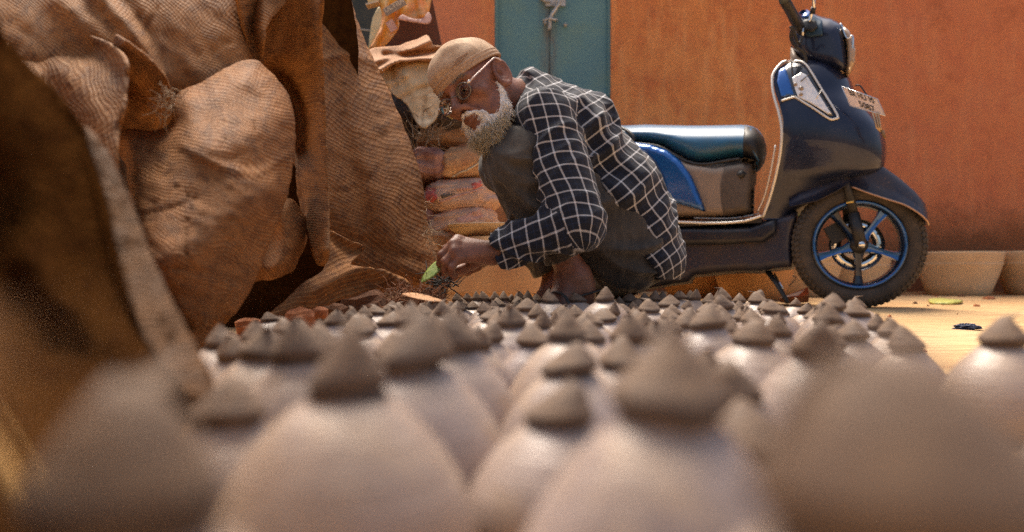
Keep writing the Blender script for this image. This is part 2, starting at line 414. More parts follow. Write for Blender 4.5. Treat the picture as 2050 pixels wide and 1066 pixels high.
# ================================================================ BASINS along the wall
basin_m = mat("terracotta_cream", (.74,.52,.31), .8, col2=(.62,.40,.22), nscale=5, bump=.35, bscale=70, bdist=.003,
              col3=(.80,.62,.42), n3scale=2.5, speck=((.22,.12,.07), 110, .68))
basin_o = mat("terracotta_orange", (.70,.38,.16), .82, col2=(.56,.27,.11), nscale=6, bump=.4, bscale=70, bdist=.003,
              col3=(.62,.34,.15), n3scale=4, speck=((.25,.11,.05), 120, .66))
def basin(px, d, R, H, m, label, tilt=(0,0), flip=False, lift=0.0):
    c = np.array([(px-1025)/FPX*d, d, .0])
    prof = [(0,.001),(R*.66,.001),(R*.70,.006),(R*.78,H*.22),(R*.88,H*.48),(R*.955,H*.70),(R*.968,H*.735),(R*.958,H*.75),(R*.965,H*.765),(R*.985,H*.90),(R,H*.965),(R*.995,H),
            (R*.91,H*.998),(R*.885,H*.95),(R*.88,H*.70),(R*.78,H*.42),(R*.66,H*.10),(0,.02)]
    V, F = lathe(prof, 56)
    V[:,:2] *= (1+.012*np.sin(3*np.arctan2(V[:,1],V[:,0])+px))[:,None]
    M = np.array(Matrix.Rotation(tilt[0],3,'X')@Matrix.Rotation(tilt[1],3,'Y')); V = V@M.T
    V[:,2] *= (-1 if flip else 1); V[:,2] -= V[:,2].min()-lift; F = [f[::-1] for f in F] if flip else F; o = mesh("clay_basin", V+c, F, m); tag(o, label, "basin", "clay basins lined up along the wall")
    return o
basin(1918, 4.12, .215, .232, basin_m, "cream clay basin with a scored line, standing just right of the scooter wheel")
basin(2078, 4.16, .215, .236, basin_m, "cream clay basin cut by the right edge of the picture")
basin(1700, 4.20, .21, .22, basin_m, "clay basin seen through and behind the scooter front wheel")
basin(1605, 3.95, .20, .225, basin_m, "clay basin behind the scooter stand with a curled wire before it")
basin(1395, 3.85, .20, .215, basin_o, "brownish clay basin below the scooter footboard, the left one of two")
basin(1508, 3.55, .19, .20, basin_o, "smooth ochre clay basin beside the scooter stand under the footboard")
basin(1003, 2.56, .186, .252, basin_o, "large orange clay basin turned upside down behind the man's forearm", flip=True)
basin(985, 2.60, .150, .042, basin_m, "shallow cream clay bowl set on the upturned basin behind the man's wrist", lift=.2532)

# ================================================================ SACK STACK
def sack_obj(px, py, d, w, h, depth, rot, m, label, seed, name="cement_sack", pin=.5):
    """pillow shape: superellipsoid with crumples"""
    n, k = 72, 44; V = []; F = []
    for i in range(k+1):
        v = -math.pi/2+math.pi*i/k
        for j in range(n):
            u = 2*math.pi*j/n
            f = lambda c, e: math.copysign(abs(c)**e, c)
            V.append((f(math.cos(v),.55)*f(math.cos(u),.45), f(math.cos(v),.55)*f(math.sin(u),.55), f(math.sin(v),.8)))
    for i in range(k):
        for j in range(n): F.append((i*n+j, i*n+(j+1)%n, (i+1)*n+(j+1)%n, (i+1)*n+j))
    V = np.array(V)
    ends = np.abs(V[:,0]); V[:,2] *= 1-pin*ends**3*.55; V[:,1] *= 1-.2*ends**4
    V *= np.array([w/2, depth/2, h/2])
    nn = fbm(V, 16, seed, 3); rad = V/(np.linalg.norm(V, axis=1)[:,None]+1e-9)
    V = V+rad*(nn*.013)[:,None]; V[:,2] += -.012*(V[:,0]/(w/2))**2+.006*np.sin(V[:,0]*9+seed)
    st = np.c_[V[:,0]*3, V[:,1]*5, V[:,2]*1.2]; V = V+rad*(.010*(1-np.abs(vnoise(st, 14, seed+9)))**3+.004*(1-2*np.abs(vnoise(st, 34, seed+19))))[:,None]
    M = np.array(Matrix.Rotation(rot,3,'Y')); V = V@M.T
    o = mesh(name, V+P(px, py, d), F, m); tag(o, label, "sack", "filled sacks stacked against the wall"); return o, M
sk1 = mat("brown_sack_plastic", (.80,.48,.24), .8, col2=(.40,.16,.07), nscale=14, bump=.6, bscale=30, bdist=.006, col3=(.60,.36,.18), n3scale=6)
sk2 = mat("mauve_sack_plastic", (.58,.34,.27), .8, col2=(.25,.10,.08), nscale=14, bump=.6, bscale=30, bdist=.006)
sk3 = mat("pinkish_sack_plastic", (.82,.54,.37), .75, col2=(.60,.32,.19), nscale=10, bump=.6, bscale=34, bdist=.006, col3=(.62,.42,.33), n3scale=9)
sk4 = mat("fuzzy_brown_sack", (.50,.26,.11), .9, col2=(.34,.16,.07), nscale=20, bump=.9, bscale=60, bdist=.008)
thread = mat("pale_thread", (.75,.62,.42), .8)
ink = mat("dark_print", (.12,.10,.09), .7); pink = mat("pink_print", (.70,.16,.13), .6); palepink = mat("pale_print", (.72,.44,.36), .6, col2=(.60,.30,.22), nscale=80)
SD = 2.86
sack_obj(905,287,SD+.05,.25,.105,.3,0.05,sk4,"dark fuzzy brown sack on top of the sack stack under the man's chin",1)
sA,_ = sack_obj(864,334,SD-.02,.15,.115,.28,0.1,sk2,"mauve sack end beside the burlap edge, second row of the stack",2)
sB,_ = sack_obj(938,332,SD,.23,.125,.3,-.22,sk1,"orange brown sack with a pale stitched seam, second row of the stack",3)
sC,_ = sack_obj(922,393,SD-.01,.29,.115,.3,-.10,sk3,"sack printed with a pink patch and a grey label, middle of the stack",4)
sD,_ = sack_obj(925,441,SD,.26,.10,.3,-.16,sk3,"brown sack with pale pink print, just above the basin rim",5)
sE,_ = sack_obj(868,481,SD-.02,.22,.085,.3,.12,sk1,"small orange sack low in the stack beside the net edge",6)
sF,_ = sack_obj(850,440,SD+.02,.17,.09,.28,.1,sk2,"mauve sack end half hidden behind the burlap, fourth row",7)
sG,_ = sack_obj(900,530,SD+.05,.30,.09,.3,0,sk1,"orange sack low in the stack behind the hand",8)
sH,_ = sack_obj(900,590,SD+.05,.34,.115,.32,0,sk4,"bottom brown sack of the stack resting on the ground",9)
def bvh_of(*objs):
    V = []; F = []; n = 0
    for o in objs:
        org = ORG[o.name]
        V += [tuple(np.array(v.co)+org) for v in o.data.vertices]; F += [tuple(i+n for i in p.vertices) for p in o.data.polygons]; n = len(V)
    return BVHTree.FromPolygons(V, F)
CAMP = Vector((0,0,CAMZ))
def hit(bvh, px, py, off=.002, default=3.0):
    d = Vector(((px-1025)/FPX, 1, (HZ-py)/FPX)); r = bvh.ray_cast(CAMP, d.normalized())
    if r[0] is None: return P(px, py, default)
    nrm = r[1]
    if nrm.dot(d) > 0: nrm = -nrm
    return np.array(r[0]+nrm*off)
def decal(name, poly, bvh, m, parent, step=3, off=.002, smooth=0, default=3.0, thick=.0015):
    V2, F, d, B = tri2d(poly, step, smooth); F = orient(V2, F)
    top = np.array([hit(bvh, p[0], p[1], off, default) for p in V2])
    # real thin solid: back face pushed away from the viewer
    dirs = top-np.array([0,0,CAMZ]); dirs /= np.linalg.norm(dirs, axis=1)[:,None]
    V = np.vstack([top, top+dirs*thick]); n = len(V2); FF = [f[::-1] for f in F]
    idx = [i for i in range(n) if d[i] < 1e-4]
    cen = {}
    ed = {}
    for f in F:
        for a, b_ in zip(f, f[1:]+f[:1]):
            ed[(a, b_)] = ed.get((a, b_), 0)+1
    side = [(a, b_, b_+n, a+n) for (a, b_) in ed if (b_, a) not in ed]
    return mesh(name, V, FF+[tuple(i+n for i in f) for f in F]+side, m, parent)
bv = bvh_of(sC)
decal("pink_patch", [(853,374),(872,378),(876,398),(862,408),(852,402)], bv, pink, sC, off=.001)
decal("pink_patch", [(944,368),(962,362),(966,372),(948,380)], bv, pink, sC, off=.001)
decal("grey_label", [(882,391),(908,381),(911,389),(885,398)], bv, ink, sC, off=.0015)
decal("pale_band", [(876,404),(908,392),(966,376),(966,380),(908,397),(877,409)], bv, palepink, sC, off=.001)
for k in range(7):
    x = 915+k*6; y = 378-k*1.0
    decal("letter", [(x,y),(x+4,y-1),(x+4,y+5),(x,y+6)], bv, palepink, sC, off=.001)
bv = bvh_of(sD)
decal("pale_print_block", [(912,439),(960,418),(968,436),(920,452)], bv, palepink, sD, off=.001)
bv = bvh_of(sB)
mesh("seam", *tube([hit(bv, *q, .002, SD-.12) for q in smoothline([(905,354),(920,346),(940,338),(958,325),(972,306)], 5)], .0035, 6), thread, sB)

# dark rubbish bag with torn gold label, between head and stack
darkbag = mat("dark_bag_plastic", (.045,.032,.025), .45, col2=(.10,.06,.04), nscale=12, bump=.8, bscale=25, bdist=.01)
db,_ = sack_obj(905,235,SD+.02,.26,.14,.28,.15,darkbag,"dark crumpled bag with a torn gold label behind the man's face",11,"dark_bag")
goldm = mat("gold_foil", (.75,.55,.22), .35, .4); bv = bvh_of(db)
decal("torn_label", [(889,213),(897,219),(893,226),(912,232),(906,240),(891,234),(886,226)], bv, goldm, db, off=.004, default=SD-.1)
db2,_ = sack_obj(905,262,SD+.08,.20,.04,.2,.05,darkbag,"flat dark bag lying on the topmost sack",12,"dark_bag")
db3,_ = sack_obj(820,235,SD+.15,.20,.35,.25,.25,darkbag,"dark bag wedged between burlap edge and cream plastic sheet",14,"dark_bag")
db4,_ = sack_obj(880,160,SD+.18,.40,.22,.25,.0,sk4,"brown bag carrying the cream plastic sheet",15,"brown_bag")
db5,_ = sack_obj(800,420,SD+.1,.35,.50,.3,.0,sk4,"tall brown sack behind the burlap edge",16,"brown_bag")
# ================================================================ CLOTH RELIEFS
def ridge(V2, line, width, amp):
    """soft fold along a pixel polyline: positive amp comes towards the viewer"""
    d = dist_poly(V2, smoothline(line, 4), closed=False); return amp*np.exp(-(d/width)**2)
def cloth(name, outline, m, depth, folds=(), step=9, smooth=4, parent=None, thick=.004, uvrot=0.0, curl=0.0, curlw=25, wr=.006, seed=0, uvs=1.0, drop=None, edgew=2.0):
    """outline in picture px, depth(V2)->metres; folds [(line,width px,amp m)]"""
    if edgew:
        o0 = smoothline(outline, smooth, True) if smooth else np.asarray(outline, float)
        o0 = resample(o0, step); o0 = o0+edgew*np.c_[vnoise(o0, .08, seed+50), vnoise(o0, .08, seed+51)]
        outline = o0; smooth = 0
    V2, F, d, B = tri2d(outline, step, smooth); F = orient(V2, F)
    D = depth(V2).astype(float)
    for (ln, wd, am) in folds: D -= ridge(V2, ln, wd, am)
    Q = np.c_[V2/100., np.zeros(len(V2))]
    a = uvrot; st = np.c_[(V2@np.array([math.cos(a), math.sin(a)]))/160, (V2@np.array([-math.sin(a), math.cos(a)]))/45, np.zeros(len(V2))]
    wr = wr*.38
    D -= wr*(fbm(Q, 1.3, seed)+.8*(1-2*np.abs(fbm(st, 1.0, seed+7)))+.35*fbm(Q, 5, seed+3))
    # crisp creases
    cr = np.abs(vnoise(Q+.3*np.c_[vnoise(Q,2,seed+1),vnoise(Q,2,seed+2),0*D], 1.7, seed+20)); D += (wr*.9+.0022)*np.exp(-(cr/.045)**2)*np.clip(fbm(Q, .8, seed+60)*3+.6, 0, 1)
    if curl: D += curl*np.exp(-(d/curlw)**2)
    W = np.array([P(p[0], p[1], dd) for p, dd in zip(V2, D)])
    dm = float(D.mean())
    U = V2/FPX*dm*uvs; U = U+.0045*np.c_[fbm(Q, 1.1, seed+30), fbm(Q, 1.1, seed+31)]*3; ca, sa = math.cos(uvrot), math.sin(uvrot)
    U = U@np.array([[ca, -sa],[sa, ca]])
    FF = [f[::-1] for f in F]
    # thickness as real geometry
    N = np.zeros_like(W); 
    fa = np.array(FF); nn = np.cross(W[fa[:,1]]-W[fa[:,0]], W[fa[:,2]]-W[fa[:,0]])
    for k in range(3): np.add.at(N, fa[:,k], nn)
    N /= np.linalg.norm(N, axis=1)[:,None]+1e-12
    n = len(W); V = np.vstack([W, W-N*thick]); ed = set()
    for f in FF:
        for a_, b_ in zip(f, f[1:]+f[:1]): ed.add((a_, b_))
    side = [(b_, a_, a_+n, b_+n) for (a_, b_) in ed if (b_, a_) not in ed]
    ALL = FF+[tuple(i+n for i in f[::-1]) for f in FF]+side
    uv = np.array([U[i % n] for f in ALL for i in f])
    return mesh(name, V, ALL, m, parent, uv=uv)
def plane_d(pts):
    """least-squares quadratic depth through [(px,py,d)]"""
    A = np.array(pts, float); x, y, z = A[:,0]/1000, A[:,1]/1000, A[:,2]
    if len(A) >= 6: M = np.c_[np.ones(len(A)), x, y, x*y, x*x, y*y]
    else: M = np.c_[np.ones(len(A)), x, y]
    c = np.linalg.lstsq(M, z, rcond=None)[0]
    def f(V):
        X, Y = V[:,0]/1000, V[:,1]/1000
        return (np.c_[np.ones(len(X)), X, Y, X*Y, X*X, Y*Y] if len(A) >= 6 else np.c_[np.ones(len(X)), X, Y])@c
    return f
burlap = weave_mat("brown_burlap", (.37,.155,.050), (.27,.105,.034), (.12,.045,.019), pitch=.0052, hi=(.60,.37,.18))
burlap_l = weave_mat("light_burlap", (.41,.185,.066), (.30,.130,.045), (.14,.057,.025), pitch=.0052, hi=(.62,.37,.18))
net_m = weave_mat("slit_burlap", (.40,.170,.055), (.30,.120,.038), (.13,.050,.022), pitch=.0105, depth=.003, hi=(.60,.33,.14))
deep_shade_m = weave_mat("deep_shade_burlap", (.075,.030,.008), (.050,.019,.005), (.030,.011,.004), pitch=.006)  # near sheet's shade put into a darker copy of the burlap colour
nodes_of(deep_shade_m)[1].inputs['Specular IOR Level'].default_value = 0.0; nodes_of(deep_shade_m)[0].links.remove(nodes_of(deep_shade_m)[1].inputs['Roughness'].links[0]); nodes_of(deep_shade_m)[1].inputs['Roughness'].default_value = 1.0
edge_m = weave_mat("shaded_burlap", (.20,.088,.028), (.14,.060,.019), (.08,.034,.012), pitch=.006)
tarp = empty("burlap_cover", (-.35, 1.6, 0), "big creased brown burlap cover draped over the pile on the left, in focus", "burlap cover")
# rear sheet: right panel
cloth("rear_panel", [(600,-40),(684,-40),(722,60),(748,118),(778,180),(800,232),(826,300),(843,350),(853,420),(862,470),(880,505),(890,538),(872,572),(838,584),(790,584),(735,590),(690,560),(640,520),(610,380),(590,200)],
      net_m, plane_d([(640,0,2.15),(640,560,1.80),(870,520,2.02),(720,60,2.25),(800,300,2.12),(700,300,1.98)]),
      folds=[([(650,0),(690,180),(790,480),(830,560)],26,.014),([(668,150),(700,300),(760,560)],16,-.012),([(648,118),(700,108),(748,125)],10,.02),([(655,470),(740,490),(860,530)],12,-.010)],
      step=7, parent=tarp, uvrot=.45, curl=.05, curlw=22, wr=.007, seed=1, thick=.005)
cloth("bottom_flap", [(655,462),(690,478),(734,497),(700,530),(770,540),(812,560),(828,577),(812,582),(775,573),(735,583),(695,598),(640,616),(575,645),(525,662),(528,636),(566,606),(600,572),(648,540),(660,500)],
      net_m, plane_d([(655,462,1.72),(735,497,1.80),(820,575,1.82),(530,650,1.52),(640,600,1.62)]),
      folds=[([(540,640),(640,575),(740,535),(820,570)],18,.03),([(656,470),(700,500),(740,500)],10,-.02)],
      step=6, parent=tarp, uvrot=-.35, wr=.005, seed=2, thick=.005, smooth=2)
cloth("middle_fold", [(480,-40),(632,-40),(641,60),(646,180),(652,300),(657,420),(659,512),(640,532),(627,515),(614,470),(600,420),(592,360),(590,290),(575,220),(545,160),(520,125),(500,100)],
      burlap_l, plane_d([(500,0,1.60),(630,0,1.62),(600,200,1.78),(650,300,1.70),(600,420,1.72),(645,520,1.62)]),
      folds=[([(560,-30),(565,60),(560,120)],34,.06),([(560,150),(600,220),(606,300)],26,-.10),([(640,0),(646,180),(655,500)],12,.05),([(625,340),(632,430),(645,520)],14,.03)],
      step=7, parent=tarp, uvrot=.12, wr=.006, seed=3)
cloth("inner_lining", [(470,-30),(700,-30),(700,560),(640,690),(380,720),(330,500),(430,200)], deep_shade_m,
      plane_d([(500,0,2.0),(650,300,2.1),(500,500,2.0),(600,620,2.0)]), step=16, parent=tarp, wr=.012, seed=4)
cloth("tucked_corner", [(520,430),(552,402),(583,398),(606,425),(616,448),(612,492),(596,522),(585,545),(545,560),(505,566),(480,600),(470,560)],
      burlap, plane_d([(580,400,1.66),(615,450,1.60),(500,560,1.50),(590,540,1.62)]),
      folds=[([(560,420),(575,480),(555,550)],22,.05)], step=6, parent=tarp, uvrot=1.1, curl=.06, curlw=14, wr=.006, seed=5)
cloth("upper_drape", [(-80,-60),(535,-40),(530,60),(524,118),(515,126),(470,150),(430,180),(390,210),(350,225),(330,300),(250,330),(-80,340)],
      burlap_l, plane_d([(0,0,1.35),(250,0,1.42),(500,0,1.58),(0,300,1.32),(300,300,1.42),(500,120,1.52)]),
      folds=[([(190,-20),(262,60),(325,150),(335,230)],22,.05),([(500,-20),(497,60),(515,120)],18,-.10),([(240,-10),(300,80),(345,190)],14,-.03),([(345,0),(380,120),(430,180)],40,.02),([(120,0),(180,50),(230,90)],25,.03)],
      step=9, parent=tarp, uvrot=.62, wr=.009, seed=6)
cloth("knotted_fold", [(225,75),(262,88),(300,120),(330,152),(342,185),(347,225),(338,252),(300,262),(262,256),(243,225),(236,170)],
      burlap, plane_d([(240,90,1.24),(330,160,1.24),(260,250,1.40),(340,245,1.36),(290,200,1.36)]),
      folds=[([(250,90),(300,130),(325,160)],20,.04),([(270,180),(290,240)],30,-.06)], step=6, parent=tarp, uvrot=.9, wr=.005, seed=7)
cloth("side_pocket", [(-60,110),(0,94),(70,66),(150,64),(212,84),(246,112),(254,142),(248,200),(240,248),(232,300),(240,380),(268,470),(305,560),(340,640),(380,700),(420,740),(300,800),(-60,800)],
      burlap_l, plane_d([(0,100,1.22),(250,140,1.14),(100,400,1.05),(240,250,1.12),(400,740,.86),(100,700,.85)]),
      folds=[([(30,100),(120,90),(200,110),(235,150)],20,-.035),([(60,70),(150,66),(225,95),(252,140),(245,240)],6,.02),([(120,130),(180,200),(225,300)],45,.06),([(200,330),(260,460),(330,620)],30,.03)],
      step=8, parent=tarp, uvrot=1.25, wr=.009, seed=8)
cloth("hanging_flap", [(352,192),(400,165),(440,143),(478,125),(510,120),(528,132),(556,160),(578,190),(588,228),(592,285),(588,330),(575,395),(556,450),(535,500),(512,560),(488,605),(452,650),(420,684),(386,702),(352,690),(330,640),(290,560),(262,480),(245,400),(236,320),(240,262),(300,262),(340,245)],
      burlap, plane_d([(350,200,1.30),(520,130,1.34),(590,280,1.38),(250,300,1.22),(300,550,1.02),(520,550,1.16),(400,690,1.10),(420,400,1.08)]),
      folds=[([(352,230),(430,290),(560,240)],38,.022),([(285,428),(340,418),(395,396)],4,-.006),([(300,300),(340,250)],26,-.05),([(420,300),(520,380),(560,400)],50,.016),([(360,290),(440,330),(520,345),(585,300)],7,.006),([(330,520),(420,460),(540,380)],50,.020),([(420,640),(470,540),(560,420)],16,-.012),([(340,640),(400,668),(450,640)],14,-.05)],
      step=7, parent=tarp, uvrot=.28, curl=.09, curlw=20, wr=.010, seed=9)
cloth("lower_side", [(235,300),(262,470),(290,560),(330,640),(385,704),(440,780),(440,900),(180,900),(100,400)], burlap,
      plane_d([(235,300,1.18),(385,704,.98),(300,800,.9),(100,500,1.1)]), step=10, parent=tarp, wr=.008, seed=10, uvrot=.8)
# frayed threads at the knot
fray = mat("frayed_fibre", (.55,.40,.24), .8, col2=(.25,.15,.08), nscale=30)
def strands(name, centre, spread, n, L, r, m, parent, seed, d0, jitter=.03, label=None):
    rg = np.random.default_rng(seed); parts = []
    for k in range(n):
        a = centre[rg.integers(len(centre))]; p0 = P(a[0]+rg.normal()*spread, a[1]+rg.normal()*spread, d0+rg.normal()*jitter)
        v = rg.normal(size=3); v /= np.linalg.norm(v); pts = [p0]; l = L*(.5+rg.random())
        for s in range(4):
            v = v+rg.normal(size=3)*.35; v /= np.linalg.norm(v); pts.append(pts[-1]+v*l/4)
        parts.append(tube(pts, np.linspace(r, r*.4, 5), 4, cap=False))
    V, F = join(parts); return mesh(name, V, F, m, parent)
tag(strands("frayed_ends", [(330,195),(318,210),(342,215),(352,200),(325,235),(340,185)], 7, 70, .022, .0007, fray, tarp, 3, 1.19, .012), kind="stuff")

# near, out-of-focus cover hanging at the left edge, leaning over the pots
nearc = empty("burlap_sheet", (-.3, .5, 0), "dark out of focus burlap sheet hanging at the left edge close to the camera", "burlap sheet")
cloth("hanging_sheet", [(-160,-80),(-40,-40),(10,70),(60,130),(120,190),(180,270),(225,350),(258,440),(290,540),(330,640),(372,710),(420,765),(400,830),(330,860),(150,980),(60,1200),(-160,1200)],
      deep_shade_m, plane_d([(0,0,.44),(0,500,.48),(250,450,.56),(400,760,.50),(100,1000,.20),(-100,900,.22),(330,860,.36)]),
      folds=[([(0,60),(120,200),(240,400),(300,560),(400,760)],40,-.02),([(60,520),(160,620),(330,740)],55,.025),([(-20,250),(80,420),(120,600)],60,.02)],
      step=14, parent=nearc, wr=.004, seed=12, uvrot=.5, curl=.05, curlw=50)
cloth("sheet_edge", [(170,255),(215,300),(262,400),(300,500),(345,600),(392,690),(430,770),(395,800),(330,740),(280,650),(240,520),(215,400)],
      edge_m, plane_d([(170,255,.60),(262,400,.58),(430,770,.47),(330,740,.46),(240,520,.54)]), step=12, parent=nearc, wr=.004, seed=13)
rope_m = mat("ochre_rope", (.75,.42,.13), .8, col2=(.55,.28,.08), nscale=40, bump=.5)
tag(mesh("cloth_hem", *tube(smoothline([P(-80,780,.175),P(-10,880,.17),P(45,975,.165),P(90,1060,.16),P(110,1130,.16)],5), .0022, 8), rope_m),
    "blurred ochre rolled hem crossing the bottom left corner", "hem")
# heap under the covers so that it stands from the side as well
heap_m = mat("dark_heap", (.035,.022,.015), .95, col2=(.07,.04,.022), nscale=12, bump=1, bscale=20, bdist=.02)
def heap():
    n, k = 50, 24; V = []; F = []
    for i in range(k+1):
        for j in range(n):
            u = 2*math.pi*j/n; v = math.pi/2*i/k
            V.append((math.cos(v)*math.cos(u), math.cos(v)*math.sin(u), math.sin(v)))
    for i in range(k):
        for j in range(n): F.append((i*n+j, i*n+(j+1)%n, (i+1)*n+(j+1)%n, (i+1)*n+j))
    V = np.array(V); V = V*(1+.12*fbm(V, 2.2, 5))[:,None]
    return V*np.array([.62,.62,1.15])+np.array([-1.13,2.55,-.01]), F
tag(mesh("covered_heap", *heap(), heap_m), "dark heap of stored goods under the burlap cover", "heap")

# sheets over the sacks
cream = mat("cream_plastic", (.74,.50,.25), .5, col2=(.66,.34,.13), nscale=9, bump=.7, bscale=14, bdist=.012, col3=(.80,.62,.38), n3scale=5, speck=((.40,.22,.10), 60, .66))
tanc = mat("tan_rag", (.52,.27,.13), .8, col2=(.40,.18,.08), nscale=12, bump=.6, bscale=40)
yellow = mat("yellow_orange_plastic", (.72,.38,.05), .4, col2=(.78,.20,.03), nscale=7, bump=.6, bscale=12, bdist=.01, col3=(.62,.45,.22), n3scale=9)
brownw = mat("brown_ply", (.10,.045,.035), .7, col2=(.15,.06,.035), nscale=8, bump=.3)
paleyel = mat("pale_yellow_plastic", (.78,.62,.34), .45, col2=(.70,.50,.22), nscale=8, bump=.4, bscale=14, bdist=.01)
o = cloth("plastic_sheet", [(748,146),(778,122),(830,118),(885,116),(892,150),(890,186),(882,214),(872,238),(850,256),(834,246),(822,224),(806,200),(796,196),(780,182),(762,162)],
      cream, plane_d([(760,140,2.70),(870,130,2.66),(845,250,2.58),(800,190,2.62)]),
      folds=[([(770,170),(800,160),(812,150)],8,.014),([(806,140),(830,190),(842,225)],12,.010),([(868,130),(858,180),(862,225)],8,.012),([(780,130),(790,170)],6,-.014),([(800,200),(840,180),(872,170)],5,-.008)],
      step=4, smooth=3, wr=.018, seed=21, thick=.003, edgew=1.5)
tag(o, "torn cream orange plastic sheet hanging over the sacks beside the burlap edge", "plastic sheet")
o = cloth("crumpled_rag", [(738,106),(752,96),(790,92),(820,84),(852,70),(862,78),(868,92),(892,90),(898,106),(880,128),(850,124),(815,122),(785,132),(760,150),(748,132)],
      tanc, plane_d([(740,105,2.74),(860,80,2.78),(890,115,2.68),(780,130,2.66)]),
      folds=[([(745,125),(800,108),(860,82)],7,.05),([(770,110),(830,108),(890,100)],5,-.05),([(760,140),(800,122),(870,118)],6,.05)],
      step=3.5, smooth=3, wr=.022, seed=22, thick=.004)
tag(o, "crumpled tan rag lying over the cream plastic sheet, just left of the cap", "rag")
pl = empty("fertilizer_bag", P(800,100,2.9), "hanging yellow and orange printed plastic bag above the tan rag", "plastic bag")
cloth("bag_front", [(765,-40),(862,-40),(858,30),(862,42),(842,46),(822,42),(805,33),(798,36),(796,55),(782,80),(760,98),(738,102),(745,80),(756,50),(762,18)],
      yellow, plane_d([(765,-30,2.95),(860,-20,2.95),(740,100,2.85),(800,40,2.90)]),
      folds=[([(775,-30),(772,40),(745,95)],8,.05),([(820,-30),(800,10),(785,60)],8,-.03),([(835,-20),(845,30)],8,.03)], step=4, smooth=3, wr=.012, seed=23, parent=pl, edgew=1.2)
cloth("torn_edge", [(797,37),(806,29),(820,36),(842,38),(857,24),(864,38),(856,48),(836,45),(820,43),(806,40)], palepink,
      plane_d([(797,37,2.87),(860,40,2.89),(830,30,2.89),(810,45,2.87)]), step=3, smooth=2, wr=.004, seed=24, parent=pl, edgew=.5)
cloth("bag_side", [(752,22),(760,14),(764,30),(762,52),(752,72),(742,92),(737,102),(740,70),(744,44)], paleyel,
      plane_d([(755,20,2.84),(737,100,2.80),(762,50,2.83)]), step=3, smooth=3, wr=.004, seed=25, parent=pl, edgew=.5)
# printed panel with letters
def text_obj(name, body, size, loc, rot, m, parent, extrude=.0008):
    cu = bpy.data.curves.new(name, 'FONT'); cu.body = body; cu.size = size; cu.extrude = extrude; cu.align_x = 'CENTER'; cu.align_y = 'CENTER'
    t = bpy.data.objects.new(name, cu); C.objects.link(t)
    bpy.context.view_layer.update()
    dg = bpy.context.evaluated_depsgraph_get(); me = bpy.data.meshes.new_from_object(t.evaluated_get(dg))
    bpy.data.objects.remove(t); M = np.array(rot)
    V = np.array([tuple(v.co) for v in me.vertices])@M.T+np.asarray(loc, float)
    F = [tuple(p.vertices) for p in me.polygons]
    return mesh(name, V, F, m, parent, smooth=False)
def rot_cols(x, y):
    x = np.asarray(x, float); x /= np.linalg.norm(x); y = np.asarray(y, float); y = y-x*np.dot(x, y); y /= np.linalg.norm(y)
    return np.c_[x, y, np.cross(x, y)]
lt = mat("cream_print", (.75,.62,.45), .6); gp = mat("grey_print", (.30,.24,.20), .6)
a_, b_ = P(772,22,2.78), P(806,2,2.78)
R_ = rot_cols(b_-a_, [0.3,0,1])
mesh("print_panel", *box((a_+b_)/2+[0,.012,0], (.085,.03,.003), np.array(R_)), gp, pl, smooth=False)
text_obj("lettering", "ULTRA", .026, (a_+b_)/2+[0,-.002,0], R_, lt, pl)
mesh("print_panel", *box(P(784,52,2.78), (.028,.04,.003), R_), palepink, pl, smooth=False)
# brown board behind + cream carton edge
tag(mesh("brown_board", *box(P(822,62,3.05), (.22,.02,.20), np.array(Matrix.Rotation(-.2,3,'Y'))), brownw, smooth=False), "dark brown board behind the hanging yellow bag", "board")
cart = empty("carton_box", P(745,-2,2.95), "corner of a cream carton at the top edge above the dark shed", "carton")
mesh("carton_side", *box(P(748,-4,2.95), (.045,.05,.05), np.array(Matrix.Rotation(-.25,3,'Y'))), paleyel, cart, smooth=False)
mesh("carton_lid", *box(P(747,10,2.93), (.050,.05,.006), np.array(Matrix.Rotation(-.25,3,'Y'))), lt, cart, smooth=False)
# twigs between sheet and sacks
twig = mat("dry_twig", (.16,.10,.06), .9, col2=(.30,.20,.12), nscale=40)
def twigs(name, seeds, n, seed, d0, L, r, m, updir=(0,0,1), wob=.5, label=None, cat=None, jd=.05):
    rg = np.random.default_rng(seed); parts = []
    for k in range(n):
        a = seeds[rg.integers(len(seeds))]; p = P(a[0]+rg.normal()*a[2], a[1]+rg.normal()*a[3], d0+rg.normal()*jd); v = np.array(updir)+rg.normal(size=3)*wob
        v /= np.linalg.norm(v); pts = [p]; l = L*(.5+rg.random())
        for s in range(5): v = v+rg.normal(size=3)*.28; v /= np.linalg.norm(v); pts.append(pts[-1]+v*l/5)
        parts.append(tube(pts, np.linspace(r, r*.45, 6), 5, cap=False))
    V, F = join(parts); o = mesh(name, V, F, m)
    return o
tag(twigs("dry_twigs", [(850,282,14,8),(838,268,8,14),(862,280,10,6)], 55, 5, 2.62, .09, .0016, twig, jd=.03), kind="stuff", label="tangle of dry twigs and fibre stuffed between the bags above the sack stack")
# frayed net edge by the hand
tag(twigs("frayed_net_edge", [(868,505,7,25),(858,480,5,20),(850,445,4,25),(880,530,6,12),(862,560,14,10)], 120, 6, 2.0, .028, .0008, fray, updir=(.6,-.1,-.6), wob=.5, jd=.02), kind="stuff", label="loose fibres along the torn edge of the burlap net by the hand")
